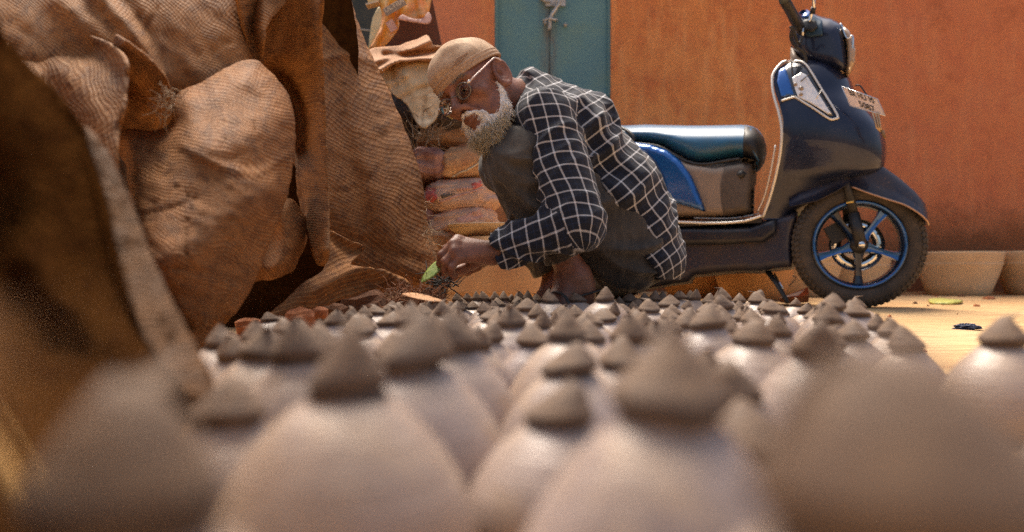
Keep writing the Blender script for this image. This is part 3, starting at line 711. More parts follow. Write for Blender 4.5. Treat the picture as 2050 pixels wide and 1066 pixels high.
# coir and roots under the flap
root_m = mat("reddish_root", (.30,.13,.06), .85, col2=(.14,.06,.03), nscale=30, bump=.4)
tag(twigs("coir_roots", [(840,592,26,12),(812,605,20,14),(868,600,12,8),(800,590,16,8),(850,612,22,8)], 420, 8, 1.72, .035, .0011, root_m, updir=(.1,-.2,.2), wob=1.0, jd=.03), kind="stuff", label="reddish tangle of dry roots and coir spilling out from under the burlap flap")
shard_m = mat("orange_brick_shard", (.42,.15,.055), .9, col2=(.30,.10,.04), nscale=25, bump=.8, bscale=40, bdist=.006)
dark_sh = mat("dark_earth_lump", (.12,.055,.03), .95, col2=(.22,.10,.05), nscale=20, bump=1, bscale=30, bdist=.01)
def rock(px, py, d, w, h, m, label, cat, name, seed, drop=True):
    n, k = 14, 9; V = []; F = []
    for i in range(k+1):
        v = -math.pi/2+math.pi*i/k
        for j in range(n):
            u = 2*math.pi*j/n; V.append((math.cos(v)*math.cos(u), math.cos(v)*math.sin(u), math.sin(v)))
    for i in range(k):
        for j in range(n): F.append((i*n+j, i*n+(j+1)%n, (i+1)*n+(j+1)%n, (i+1)*n+j))
    V = np.array(V); V = np.sign(V)*np.abs(V)**.75; V = V*(1+.28*fbm(V, 1.6, seed, 3))[:,None]; s = d/FPX
    V = V*np.array([w*s/2, w*s/2*.8, h*s/2])+P(px, py, d)
    o = mesh(name, V, F, m, smooth=False); tag(o, label, cat); return o
rock(505,660,1.42,60,42,shard_m,"bright orange brick lump beside the hanging flap, leftmost","brick lump","brick_lump",1)
rock(600,640,1.50,62,44,shard_m,"orange brick lump under the left end of the burlap flap","brick lump","brick_lump",2)
rock(640,628,1.58,34,22,shard_m,"small orange brick lump tucked under the burlap flap","brick lump","brick_lump",3)
rock(722,672,1.45,56,26,shard_m,"flat orange brick lump between the pots in front of the flap","brick lump","brick_lump",4)
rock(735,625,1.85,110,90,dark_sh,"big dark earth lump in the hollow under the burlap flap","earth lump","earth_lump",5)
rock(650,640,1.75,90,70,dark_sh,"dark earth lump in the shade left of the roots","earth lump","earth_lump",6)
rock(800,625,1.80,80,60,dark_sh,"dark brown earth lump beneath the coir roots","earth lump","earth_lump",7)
rock(440,722,1.30,150,120,dark_sh,"broad dark lump added to shade the hollow behind the leftmost pots","earth lump","earth_lump",9)  # added dark mass standing in for the cavity's shade, like the next one
rock(392,775,1.02,130,110,dark_sh,"dark lump added to shade the foot of the cover beside the blurred pots","earth lump","earth_lump",10)
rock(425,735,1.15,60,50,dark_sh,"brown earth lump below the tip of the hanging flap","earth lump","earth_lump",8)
leafm = mat("dry_leaf", (.45,.22,.10), .8, col2=(.55,.30,.15), nscale=25, bump=.3)
o = cloth("dry_leaf", [(805,588),(825,586),(850,590),(876,598),(889,603),(870,604),(845,600),(822,595)], leafm,
      plane_d([(805,588,1.66),(889,603,1.62),(845,600,1.60),(850,590,1.67)]), step=3, smooth=3, wr=.002, seed=31, thick=.001, edgew=.5)
tag(o, "long dry brown leaf lying on the coir roots", "leaf")

# ================================================================ POTS
clay = mat("grey_raw_clay", (.345,.270,.245), .45, col2=(.235,.170,.140), nscale=22, bump=.45, bscale=120, bdist=.0015,
           col3=(.38,.27,.19), n3scale=26, speck=((.12,.09,.08), 260, .70), spec=.6)
nt, b = nodes_of(clay)
# per-pot tint and turning rings
oi = nt.nodes.new("ShaderNodeObjectInfo"); old = b.inputs["Base Color"].links[0].from_socket
nt.links.new(mix_n(nt, range_n(nt, oi.outputs["Random"], 0, 1, 0, .6), old, (.42,.30,.21)), b.inputs["Base Color"])
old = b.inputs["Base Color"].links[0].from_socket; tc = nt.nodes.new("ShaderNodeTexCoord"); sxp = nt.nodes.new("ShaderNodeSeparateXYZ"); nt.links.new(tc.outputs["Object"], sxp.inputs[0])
# the knobs are still damp: darker, browner clay with an uneven border, and undercut shade painted darker at the knob base
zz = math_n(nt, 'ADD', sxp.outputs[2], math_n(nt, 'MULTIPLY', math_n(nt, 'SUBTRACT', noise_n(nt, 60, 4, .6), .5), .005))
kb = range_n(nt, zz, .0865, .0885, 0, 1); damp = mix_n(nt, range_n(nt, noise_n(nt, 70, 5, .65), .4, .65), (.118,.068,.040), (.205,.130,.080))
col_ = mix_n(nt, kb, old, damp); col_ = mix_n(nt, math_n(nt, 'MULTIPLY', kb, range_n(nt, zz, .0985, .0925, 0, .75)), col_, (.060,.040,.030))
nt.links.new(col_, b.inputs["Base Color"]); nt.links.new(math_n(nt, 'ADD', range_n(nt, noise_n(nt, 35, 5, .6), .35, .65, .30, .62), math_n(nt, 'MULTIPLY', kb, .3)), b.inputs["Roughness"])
mpp = nt.nodes.new("ShaderNodeMapping"); mpp.inputs["Scale"].default_value = (3, 3, 150); nt.links.new(tc.outputs["Object"], mpp.inputs[0])
rings = noise_n(nt, 2.0, 4, .6, mpp.outputs[0]); bp = nt.nodes.new("ShaderNodeBump"); bp.inputs["Strength"].default_value = .5; bp.inputs["Distance"].default_value = .0012
nt.links.new(rings, bp.inputs["Height"]); nt.links.new(b.inputs["Normal"].links[0].from_socket, bp.inputs["Normal"]); nt.links.new(bp.outputs[0], b.inputs["Normal"])
def pot_mesh(seed, slit=False, round_top=False):
    """unit: knob radius .018, body radius .047, height .064"""
    rg = np.random.default_rng(seed); j = lambda s: 1+rg.normal()*s
    bw = .055*j(.04); kr = .0205*j(.06); nk = .0172*j(.05)
    top = .0235*j(.10)
    prof = [(0,.0005),(bw*.80,.0005),(bw*.93,.010),(bw,.022),(bw*.985,.031),(bw*.93,.0430),(bw*.84,.0540),(bw*.72,.0650),(bw*.58,.0745),(bw*.45,.0815),(nk*1.12,.0862),(nk,.0875),
            (nk*1.02,.0888),(kr*.90,.0905),(kr*.985,.0925),(kr,.0945),(kr*.97,.0965)]
    zt = .0965
    for t in np.linspace(.12, 1, 9):
        r = kr*.97*((1-t)**(.80 if not round_top else .55)); prof.append((max(r, 0.0009 if t < .99 else 0), zt+top*(t if not round_top else t*.72)))
    n = 36; V, F = lathe(prof, n)
    a = np.arctan2(V[:,1], V[:,0]); rr = np.hypot(V[:,0], V[:,1])
    V[:,2] += (V[:,2]>.084)*(.0010*np.sin(a+seed)+.0007*np.sin(2*a+2*seed)); 
    kn = V[:,2] > .090; lean = rg.normal(size=2)*.05
    V[kn,0] += (V[kn,2]-.090)*lean[0]*3; V[kn,1] += (V[kn,2]-.090)*lean[1]*3
    V[:,:2] *= (1+.018*np.sin(2*a+seed*1.7)+.010*np.sin(3*a+seed))[:,None]
    nn = fbm(V, 60, seed, 2); V += np.c_[V[:,0]/(rr+1e-4), V[:,1]/(rr+1e-4), 0*nn]*(nn*.0007)[:,None]
    me = bpy.data.meshes.new("clay_pot_mesh"); me.from_pydata(V.tolist(), [], F)
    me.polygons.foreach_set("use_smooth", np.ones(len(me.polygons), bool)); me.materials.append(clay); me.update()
    return me
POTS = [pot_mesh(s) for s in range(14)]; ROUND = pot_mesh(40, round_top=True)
clay_dark = mat("dark_hole", (.02,.015,.012), .9)
def hole_mesh():
    V, F = lathe([(0,.0006),(.0016,.0005),(.0021,0),(.0016,-.0004),(0,-.0005)], 10); me = bpy.data.meshes.new("hole"); me.from_pydata(V.tolist(), [], F); me.materials.append(clay_dark); me.update(); return me
HOLE = hole_mesh()
# (knob centre px, top py, knob width px, label or None)
named = [
 (1872,670,690,"huge blurred pot with a dark knob filling the bottom right corner"),
 (1312,668,232,"large blurred pot at the bottom centre, its knob left of a dark slanting shadow"),
 (1148,684,118,"blurred pot whose knob touches the left side of the big central knob"),
 (696,662,186,"large blurred pot with a tall knob at the bottom, left of centre"),
 (612,654,120,"blurred pot peeping out left behind the large left-centre knob"),
 (300,750,420,"very blurred pot at the bottom left below the hanging sheet"),
 (838,648,142,"blurred pot with a flat dark knob band just above the lower left pots"),
 (2014,640,92,"blurred pot cut by the right edge with a pointed knob"),
 (1618,650,113,"pot with a wide conical knob over a straight dark band, right of centre"),
 (1500,640,100,"pot with a rounded whitish knob that has a dark dent"),
 (1440,735,103,"low pot with a dark underside below the round-knobbed pot"),
 (1423,618,74,"pot with a smooth cone knob left of the round-knobbed pot"),
 (1716,610,54,"front one of the two pots at the right end of the rows below the wheel"),
 (1717,596,43,"rear one of the two pots at the right end of the rows below the wheel"),
 (1654,613,66,"front pot of the pair standing left of the last two pots on the right"),
 (1661,594,56,"rear pot of the pair standing left of the last two pots on the right"),
 (1552,600,52,"pot with a tall narrow knob standing alone left of the wheel"),
 (1145,626,94,"blurred pot in the middle with a dark band leaning left"),
 (1262,636,92,"blurred brownish pot just behind the big central knob"),
 (1029,619,67,"front pot of the sharp pair with dark bands in the middle left"),
 (984,619,50,"rear pot of the sharp pair with dark bands in the middle left"),
 (524,664,104,"blurred pot below the bright orange brick lump at left"),
 (546,638,46,"small pot touching the orange brick lump on its right"),
 (592,642,62,"pot behind the blurred left pots under the flap end"),
 (826,613,74,"pot with a sharp cone knob in front of the coir roots"),
 (782,630,58,"pot just left in front of the coir roots"),
 (906,638,106,"blurred pot overlapping the flat-banded blurred pot on its right"),
 (893,607,52,"sharp pot just right of the coir roots"),
]
rowp = [(925,598,33),(918,588,22),(935,587,22),(955,586,24),(972,588,27),(969,598,34),(994,589,24),(1010,588,20),(1020,594,26),(1040,589,28),(1057,588,22),(1056,602,46),(1037,600,30),(1102,586,44),(1094,582,22),(1120,586,26),
 (1160,582,38),(1210,580,44),(1184,594,30),(1228,599,40),(1240,594,24),(1262,587,34),(1152,604,36),(1123,618,44),(1200,607,30),(1212,618,52),(1308,586,24),(1325,586,30),(1300,602,46),(1342,593,43),(1362,581,30),(1378,584,28),(1390,583,24),
 (1450,580,40),(1413,605,48),(1382,607,32),(1515,583,34),(1520,591,38),(1475,611,44),(1500,608,38),(1450,594,46),(1590,600,30),(1246,612,44),(1180,625,50),(1085,604,30),(945,606,34),(1000,602,30),(1345,612,44),(1290,590,26),
 (1075,592,26),(1138,596,28),(1420,590,30),(1480,590,30),(1275,600,34)]
KW = .042; pots = []
for (px, py, w, lb) in named: pots.append([px, py, w, lb])
for (px, py, w) in rowp: pots.append([px, py, w, None])
arr = []
for px, py, w, lb in pots:
    d = min(KW*FPX/w, 1.80+.0003*(w)); s = w*d/FPX/KW; z = CAMZ-(py-HZ)/FPX*d
    arr.append([(px-1025)/FPX, d, s, z, lb, py, w])
arr[0][1] = .128; arr[0][2] = 690*.128/FPX/KW
# relax along each one's own line of sight so that bodies (radius ~ .047 s) do not cut into each other
fixed = {0,1,3}
for it in range(400):
    moved = 0
    for i in range(len(arr)):
        for j in range(i):
            a, b2 = arr[i], arr[j]; xa, ya, xb, yb = a[0]*a[1], a[1], b2[0]*b2[1], b2[1]
            dist = math.hypot(xa-xb, ya-yb); need = .80*.054*(a[2]+b2[2])
            if dist < need:
                e = (need-dist)*.35+.0005; far, near = (a, b2) if ya >= yb else (b2, a)
                lim = 1.86
                if far[1]+e < lim and arr.index(far) not in fixed: far[1] += e; far[2] = far[2]
                elif arr.index(near) not in fixed and near[1] > .1: near[1] -= e
                for q in (far, near): q[2] = min(max(q[6]*q[1]/FPX/KW, .62), 1.32)
                moved += 1
    if not moved: break
def add_pot(x, y, s, ztop, me, label, group, rz, tilt=(0,0), hole=True, k=0):
    o = bpy.data.objects.new("clay_pot", me); C.objects.link(o)
    zs = ztop/.1150; o.location = (x, y, gz(np.array([[x,y]]))[0]+.0005); o.scale = (s, s, zs); o.rotation_euler = (tilt[0], tilt[1], rz)
    tag(o, label, "clay pot", group)
    if hole:
        h = bpy.data.objects.new("hole", HOLE); C.objects.link(h); h.parent = o
        rg = np.random.default_rng(k+77); an = -math.pi/2+rg.normal()*.7-rz
        r = .024+.006*rg.random(); zz = .0850-(r-.019)*.98+.0008
        h.location = (r*math.cos(an), r*math.sin(an), zz); h.rotation_euler = (0, .75, an)
    return o
GRP = "pointed clay pots set out on the ground"
ORD = ["leftmost", "second from the left", "third from the left", "fourth from the left", "fifth from the left", "sixth from the left", "seventh from the left", "eighth from the left", "ninth from the left", "tenth from the left", "eleventh from the left", "twelfth from the left", "thirteenth from the left", "fourteenth from the left"]
ZN = [(965,"before the left half of the orange basin"),(1030,"before the middle of the orange basin"),(1095,"before the right end of the orange basin"),(1165,"before the man's foot"),(1235,"below the man's heel"),(1300,"below the man's hip"),(1400,"before the brownish basin"),(1470,"before the ochre basin"),(1700,"between scooter stand and wheel")]
RL = {}; cnts = {}
for k in sorted(range(len(arr)), key=lambda i: pots[i][0]):
    if arr[k][4]: continue
    zn = next(z for lim, z in ZN if pots[k][0] < lim); sz = "small" if pots[k][2] < 30 else "larger"
    c_ = cnts.get((zn, sz), 0); cnts[(zn, sz)] = c_+1; RL[k] = "%s pointed pot %s, %s" % (sz, zn, ORD[c_])
done = []
for k, a in enumerate(arr):
    x, y = a[0]*a[1], a[1]; zt = CAMZ-(a[5]-HZ)/FPX*y
    zt = min(max(zt, .070), .150)
    me = ROUND if (a[4] and ("rounded whitish" in a[4] or "huge" in a[4] or "very blurred" in a[4])) else POTS[k % 14]
    lb = a[4] or RL[k]
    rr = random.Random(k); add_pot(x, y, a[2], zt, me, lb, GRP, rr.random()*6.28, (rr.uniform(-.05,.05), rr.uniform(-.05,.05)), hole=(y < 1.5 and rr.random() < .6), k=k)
    done.append((x, y, a[2]))
# fill the gaps between, lower ones only just showing
rg = np.random.default_rng(21); cand = 0
region = [(-.17,.16),(-.26,.55),(-.30,.80),(-.30,1.15),(-.22,1.75),(.55,1.80),(.62,1.35),(.42,.80),(.37,.52),(.44,.42),(.30,.16)]
for t in range(9000):
    x = rg.uniform(-.5,.7); y = rg.uniform(.13,1.85)
    if not inpoly(np.array([[x,y]]), region)[0]: continue
    s = rg.uniform(.78,1.0) if t < 5000 else rg.uniform(.55,.8)
    if any(math.hypot(x-a, y-b2) < .74*.054*(s+c) for a, b2, c in done): continue
    px = 1025+x/y*FPX; base = np.interp(y, [.15,.45,.8,1.3,1.85], [.095,.098,.092,.086,.072])
    if px > 1500 and .45 < y < .75: continue
    if y < .40 and px < 1500: continue
    if y < 1.0 and (s < .80 or any(math.hypot(x-a, y-b2) < .76*.054*(s+c) for a, b2, c in done)): continue
    if y < .75 and px <= 1500: base -= .004
    if px < 430 and y < .62: continue
    if px > 1500 and y <= .45: base = .088
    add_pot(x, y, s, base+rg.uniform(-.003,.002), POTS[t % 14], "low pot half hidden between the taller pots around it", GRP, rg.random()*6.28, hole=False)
    done.append((x, y, s)); cand += 1
print("pots", len(done))

# ================================================================ SMALL DEBRIS on the ground
def ground_pt(px, py): 
    d = CAMZ*FPX/(py-HZ); return (px-1025)/FPX*d, d
br = mat("brick_red", (.62,.16,.07), .85, col2=(.50,.12,.06), nscale=30, bump=.5, bscale=50, bdist=.003)
whitep = mat("chalky_white", (.72,.58,.50), .8, col2=(.60,.35,.25), nscale=30)
bk = empty("broken_tile", P(1590,600,3.1)*[1,1,0], "broken red and white tile fragment lying left of the front wheel", "tile fragment")
def wedge(pts2, d0, d1):
    n = len(pts2); V = [P(x, y, d0) for x, y in pts2]+[P(x, y, d1) for x, y in pts2]
    return np.array(V), [tuple(range(n))[::-1], tuple(range(n, 2*n))]+[(i, (i+1)%n, (i+1)%n+n, i+n) for i in range(n)]
mesh("tile_top", *wedge([(1562,596),(1590,586),(1617,575),(1620,590),(1600,595)], 2.95, 3.05), br, bk, smooth=False)
mesh("tile_face", *wedge([(1560,597),(1598,592),(1612,580),(1600,584),(1582,590)], 2.93, 2.949), whitep, bk, smooth=False)
mesh("tile_side", *wedge([(1560,598),(1620,592),(1618,606),(1580,608),(1562,606)], 2.96, 3.10), shard_m, bk, smooth=False)
yel = mat("yellow_wrapper", (.60,.55,.12), .6, col2=(.30,.30,.08), nscale=30)
x, y = ground_pt(1890, 603.5)
o = cloth("flat_wrapper", [(1858,600),(1878,597),(1905,599),(1928,602),(1905,607),(1870,607)], yel, lambda V: CAMZ*FPX/(V[:,1]-HZ+3.5)*.985, step=3, smooth=2, wr=.0, seed=40, thick=.006, edgew=.6)
tag(o, "flat yellow green wrapper on the ground right of the wheel", "wrapper")
# dark blue crumpled cloth scrap
def crumple():
    V = []; F = []; n, k = 26, 14
    for i in range(k+1):
        v = math.pi/2*i/k
        for j in range(n):
            u = 2*math.pi*j/n; V.append((math.cos(v)*math.cos(u), math.cos(v)*math.sin(u), math.sin(v)))
    for i in range(k):
        for j in range(n): F.append((i*n+j, i*n+(j+1)%n, (i+1)*n+(j+1)%n, (i+1)*n+j))
    V = np.array(V); V = V*(1+.35*(1-2*np.abs(fbm(V, 3.5, 2, 3))))[:,None]
    x, y = ground_pt(1936, 659); return V*np.array([.029,.022,.011])+np.array([x,y,.0]), F
blue_r = mat("navy_scrap", (.02,.03,.07), .5, col2=(.05,.07,.13), nscale=200, bump=.9, bscale=220, bdist=.003)
tag(mesh("blue_scrap", *crumple(), blue_r, smooth=False), "crumpled dark blue plastic scrap on the sunlit ground", "scrap")
rg = np.random.default_rng(4)
for q in [(1955,611,14,4,"reddish clay crumb under the right basins"),(1980,596,24,6,"flat clay chip beside the far right basin"),(1832,606,9,4,"tiny dark pebble right of the tyre"),(1858,612,7,3,"tiny grey pebble on the yellow ground"),(1925,592,16,5,"reddish chip against the right basin")]:
    x, y = ground_pt(q[0], q[1]+q[3]/2+.5); s = y/FPX
    n = 8; V, F = lathe([(0,0),(q[2]*s*.5,0),(q[2]*s*.42,q[3]*s*.7),(0,q[3]*s)], n, (x, y, 0)); V += rg.normal(size=V.shape)*q[3]*s*.12
    tag(mesh("clay_chip", V, F, shard_m if rg.random() < .7 else dark_sh, smooth=False), q[4], "chip")
parts = []
for t in range(260):
    x = rg.uniform(-.2, 3.2); y = rg.uniform(1.2, 4.4)
    if rg.random() < .6: y = 4.4-abs(rg.normal())*.25
    s = rg.uniform(.002,.007); V, F = lathe([(0,0),(s,0),(s*.7,s*.8),(0,s)], 5, (x, y, 0)); V += rg.normal(size=V.shape)*s*.15; parts.append((V, F))
tag(mesh("gravel", *join(parts), shard_m, smooth=False), kind="stuff", label="fine orange grit scattered along the wall base and yard")
wirem = mat("black_wire", (.02,.02,.02), .5)
tag(mesh("bent_wire", *tube(smoothline([P(1564,566,3.6),P(1578,556,3.6),P(1590,553,3.6),P(1592,560,3.6),P(1580,572,3.6),P(1573,580,3.6)],5), .0022, 6), wirem), "thin bent black wire loop in front of the basin by the stand", "wire")
# ================================================================ SCOOTER
TH = math.radians(42)
TF = np.array([math.cos(TH), -math.sin(TH), 0.0])           # forward
NS = np.array([-math.sin(TH), -math.cos(TH), 0.0])          # to its near side
UPV = np.array([0, 0, 1.0])
AX = P(1717, 498, 2.87); CPL = AX.copy(); AX[2] = .2335       # front axle
def sc(px, py, w=0.0):
    a = (px-1025)/FPX; c = (HZ-py)/FPX; r = np.array([a, 1, 0.0])
    d = (CPL@NS*1.0 - CPL[2]*NS[2] + w)/(r@NS)
    return np.array([a*d, d, CAMZ+c*d])
paint = mat("navy_paint", (.006,.011,.036), .30, .2, col2=(.022,.026,.055), nscale=6, coat=.45, bump=.05, bscale=160, bdist=.001, speck=((.12,.07,.05), 120, .68))
dusty = mat("dusty_navy", (.014,.020,.048), .46, .1, col2=(.045,.035,.04), nscale=7, coat=.15, bump=.1, bscale=90, bdist=.001, speck=((.16,.09,.06), 90, .64))
bluep = mat("bright_blue_paint", (.008,.09,.36), .22, .35, col2=(.02,.14,.45), nscale=4, coat=.8)
greyp = mat("brown_grey_plastic", (.23,.175,.135), .55, col2=(.28,.21,.16), nscale=9, bump=.15, bscale=150, bdist=.001)
greyd = mat("dark_grey_plastic", (.105,.080,.065), .6, col2=(.08,.06,.045), nscale=9, bump=.2, bscale=150, bdist=.001)
blackp = mat("black_plastic", (.012,.012,.013), .5, col2=(.035,.03,.028), nscale=12, bump=.2, bscale=120)
vinyl = mat("sky_tinted_vinyl", (.008,.120,.270), .42, col2=(.020,.105,.210), nscale=20, bump=.25, bscale=220, bdist=.0008, spec=.8)  # sky's blue reflection is put into the black seat's base colour
rubber = mat("tyre_rubber", (.045,.038,.032), .85, col2=(.085,.065,.05), nscale=18, bump=.3, bscale=200)
chrome = mat("chrome", (.80,.80,.80), .12, 1.0); alloy = mat("silver_trim", (.78,.74,.68), .35, .4)
glassy = mat("clear_lens", (.75,.76,.78), .08, .1, col2=(.95,.93,.90), nscale=60, coat=1)
darklens = mat("dark_lens", (.03,.035,.045), .1, coat=1); platew = mat("plate_white", (.78,.70,.72), .5, col2=(.68,.58,.60), nscale=50); platek = mat("plate_black", (.02,.02,.02), .5)
beige = mat("amber_smoked_lens", (.42,.28,.17), .15, .1, coat=1)
scr = empty("motor_scooter", (AX[0]-.5, AX[1]+.5, 0), "dark navy scooter with blue side panel, parked before the orange wall", "scooter")
def Sm(name, VF, m, parent=None, **k): return mesh(name, VF[0], VF[1], m, parent or scr, **k)
# --- front wheel (steered)
ST = math.radians(27)
wf = np.array([math.cos(TH-ST), -math.sin(TH-ST), 0]); wn_ = np.array([-math.sin(TH-ST), -math.cos(TH-ST), 0])
def wheel(C0, wf, wn_, Ro=.2335, full=True, name="wheel"):
    A = np.c_[wf, UPV, wn_]
    e = bpy.data.objects.new(name, None); C.objects.link(e); e.parent = scr; ORG[e.name] = ORG[scr.name]
    # tyre
    prof = []
    for k in range(21):
        a = math.pi*2*k/20; prof.append((Ro-.040+.040*math.cos(a), .044*math.sin(a)))
    V, F = lathe(prof, 96, C0, A, close=False); Sm("tyre", (V, F), rubber, e)
    # tread blocks: raised lugs
    parts = []
    for k in range(64):
        for s in (-1, 1):
            a = 2*math.pi*(k+(.5 if s > 0 else 0))/64
            for t in range(2):
                ph = s*(math.radians(28)+t*math.radians(26))
                r = Ro-.040+.0415*math.cos(ph); z = .0455*math.sin(ph); aa = a+t*.02
                c = np.array([r*math.cos(aa), r*math.sin(aa), z])
                er = np.array([math.cos(aa)*math.cos(ph), math.sin(aa)*math.cos(ph), math.sin(ph)]); et = np.array([-math.sin(aa), math.cos(aa), 0])
                et = et*math.cos(.45*s)+np.cross(er, et)*math.sin(.45*s); ew = np.cross(er, et)
                v, f = box((0,0,0), (.0135,.018,.0035)); v = v@np.array([et, ew, er]); parts.append(((v+c)@A.T+C0, f))
    Sm("tread", join(parts), rubber, e, smooth=False); 
    rim = mat("rim_dark_blue", (.012,.025,.055), .3, .3, coat=.6) if "rim_dark_blue" not in bpy.data.materials else bpy.data.materials["rim_dark_blue"]
    rimb = mat("rim_edge_blue", (.02,.12,.36), .22, .4, coat=.9) if "rim_edge_blue" not in bpy.data.materials else bpy.data.materials["rim_edge_blue"]
    Ri = .163
    V, F = lathe([(Ri+.002,.036),(Ri-.004,.040),(Ri-.012,.034),(Ri-.020,.022),(Ri-.022,0),(Ri-.020,-.022),(Ri-.006,-.036),(Ri+.002,-.036)], 72, C0, A); Sm("rim", (V, F), rim, e)
    V, F = lathe([(Ri-.001,.0405),(Ri-.004,.0425),(Ri-.009,.0405),(Ri-.012,.037),(Ri-.004,.037)], 72, C0, A, close=True); Sm("rim_edge", (V, F), rimb, e)
    for k in range(5):
        a0 = math.radians(-90+72*k)
        pts = []; er = np.array([math.cos(a0), math.sin(a0), 0]); et = np.array([-math.sin(a0), math.cos(a0), 0])
        V = []; F = []; prof_ = [(.028,.022,.030),(.055,.014,.026),(.085,.012,.022),(.115,.014,.022),(.146,.020,.026)]
        for (r, hw, z) in prof_:
            for (u, w) in ((-hw, z-.014),(-hw*.75, z),( -hw*.2, z-.004),(hw*.2, z-.004),(hw*.75, z),(hw, z-.014)):
                V.append(er*r+et*u+np.array([0,0,w]))
        for i in range(4):
            for j in range(6): F.append((i*6+j, i*6+(j+1)%6, (i+1)*6+(j+1)%6, (i+1)*6+j))
        F += [tuple(range(6)), tuple(range(24, 30))]
        Sm("spoke", (np.array(V)@A.T+C0, F), rimb if k in (1,2,4) else rim, e, smooth=False)
    V, F = lathe([(0,.040),(.014,.040),(.020,.036),(.032,.030),(.034,-.03),(0,-.03)], 28, C0, A); Sm("hub", (V, F), blackp, e)
    # brake disc with holes shown as dark inserts, caliper
    V, F = lathe([(.055,-.020),(.098,-.020),(.098,-.024),(.055,-.024)], 60, C0, A, close=True); Sm("brake_disc", (V, F), chrome, e)
    parts = []
    for k in range(24):
        a = 2*math.pi*k/24; rr = .066 if k % 2 else .084
        v, f = lathe([(0,-.0185),(.0042,-.0187),(.0042,-.0199)], 8, (0,0,0)); v = v+np.array([rr*math.cos(a), rr*math.sin(a), 0]); parts.append((v@A.T+C0, f))
    Sm("disc_holes", join(parts), blackp, e)
    V, F = lathe([(0,.018),(.055,.012),(.058,-.006),(.03,-.02),(0,-.02)], 10, C0+UPV*.0, A)
    cal = box((-.085*.9,.045,-.022), (.055,.07,.03), np.array(Matrix.Rotation(.5,3,'Z'))); Sm("brake_caliper", (cal[0]@A.T+C0, cal[1]), blackp, e, smooth=False)
    return e
fw = wheel(AX, wf, wn_)
RX = AX-TF*1.25; RX[2] = .225
rw = wheel(RX, TF, NS, .225)
# fork on the near side and far side
def wpt(f, u, w): return AX+wf*f+UPV*u+wn_*w
fk = empty("front_fork", AX) ; fk.parent = scr; fk.location = (0,0,0); ORG[fk.name] = ORG[scr.name]
for s in (1, -1):
    top = sc(1686, 352, 0)+wn_*(.066*s); top[2] = sc(1686,352,.066)[2]
    bot = wpt(0, 0, .066*s)
    mid = bot+(top-bot)*.45
    Sm("fork_tube", tube([bot-(top-bot)*.03, mid], [.021,.0205], 14), blackp, fk); Sm("fork_upper", tube([mid, top+(top-bot)*.3], [.0165,.016], 14), blackp, fk)
V, F = lathe([(0,.092),(.008,.092),(.013,.086),(.013,.06)], 12, AX, np.c_[wf, UPV, wn_]); Sm("axle_nut", (V, F), chrome, fk)
Sm("reflector", tube([wpt(-.052,.152,.082), wpt(-.028,.156,.082)], .0035, 6), mat("amber_reflector", (.75,.50,.12), .3), fk)
# --- front mudguard: arched strip over the tyre
def arch(rows, name, m, n=13, thick=.003, parent=None, wd=None):
    """rows: (f,u of crown, half width, drop)"""
    V = []; F = []
    for (f, u, hw, dr) in rows:
        for k in range(n):
            t = -1+2*k/(n-1); V.append(wpt(f, u-dr*abs(t)**2.6, hw*math.copysign(abs(t)**.9, t)))
    m_ = len(rows)
    V = np.array(V); nV = len(V); c = AX+UPV*-.05
    V2 = V-(V-c)/np.linalg.norm(V-c, axis=1)[:,None]*thick
    for i in range(m_-1):
        for k in range(n-1):
            q = (i*n+k, i*n+k+1, (i+1)*n+k+1, (i+1)*n+k); F.append(q); F.append(tuple(x+nV for x in q[::-1]))
    for i in range(m_-1):
        for k in (0, n-1): F.append((i*n+k, (i+1)*n+k, (i+1)*n+k+nV, i*n+k+nV))
    for i in (0, m_-1):
        for k in range(n-1): F.append((i*n+k, i*n+k+1, i*n+k+1+nV, i*n+k+nV))
    return Sm(name, (np.vstack([V, V2]), F), m, parent)
def inv(px, py, w=.0):
    # picture px -> (f,u) in the steered wheel plane at lateral offset w
    a = (px-1025)/FPX; c = (HZ-py)/FPX; r = np.array([a,1,c]); d = ((AX@wn_+w)-np.array([0,0,CAMZ])@wn_)/(r@wn_); q = np.array([0,0,CAMZ])+r*d-AX
    return q@wf, q[2]
rows = []
for (px, py, hw, lowpy) in [(1672,306,.050,352),(1700,308,.062,374),(1735,314,.072,388),(1770,336,.076,400),(1800,358,.076,410),(1828,382,.070,426),(1848,404,.050,442),(1856,424,.018,450)]:
    f, u = inv(px, py, .0); f2, u2 = inv(px, lowpy, hw); rows.append((f, u, hw, max(.012, u-u2)))
fen = arch(rows, "front_mudguard", dusty)
tr = [np.array(wpt(r[0], r[1]-r[3]-.001, r[2]+.002)) for r in rows[1:]]
Sm("mudguard_trim", tube(smoothline(tr, 4), .0042, 6), mat("bronze_trim", (.42,.26,.18), .35, .5), fen); ORG_=0
rows = []
for (px, py, hw, lowpy) in [(1578,400,.050,414),(1600,380,.060,409),(1630,362,.066,402),(1665,345,.068,385),(1695,335,.064,366)]:
    f, u = inv(px, py, .0); f2, u2 = inv(px, lowpy, hw); rows.append((f, u, hw, max(.012, u-u2)))
arch(rows, "rear_mudguard_flap", dusty)
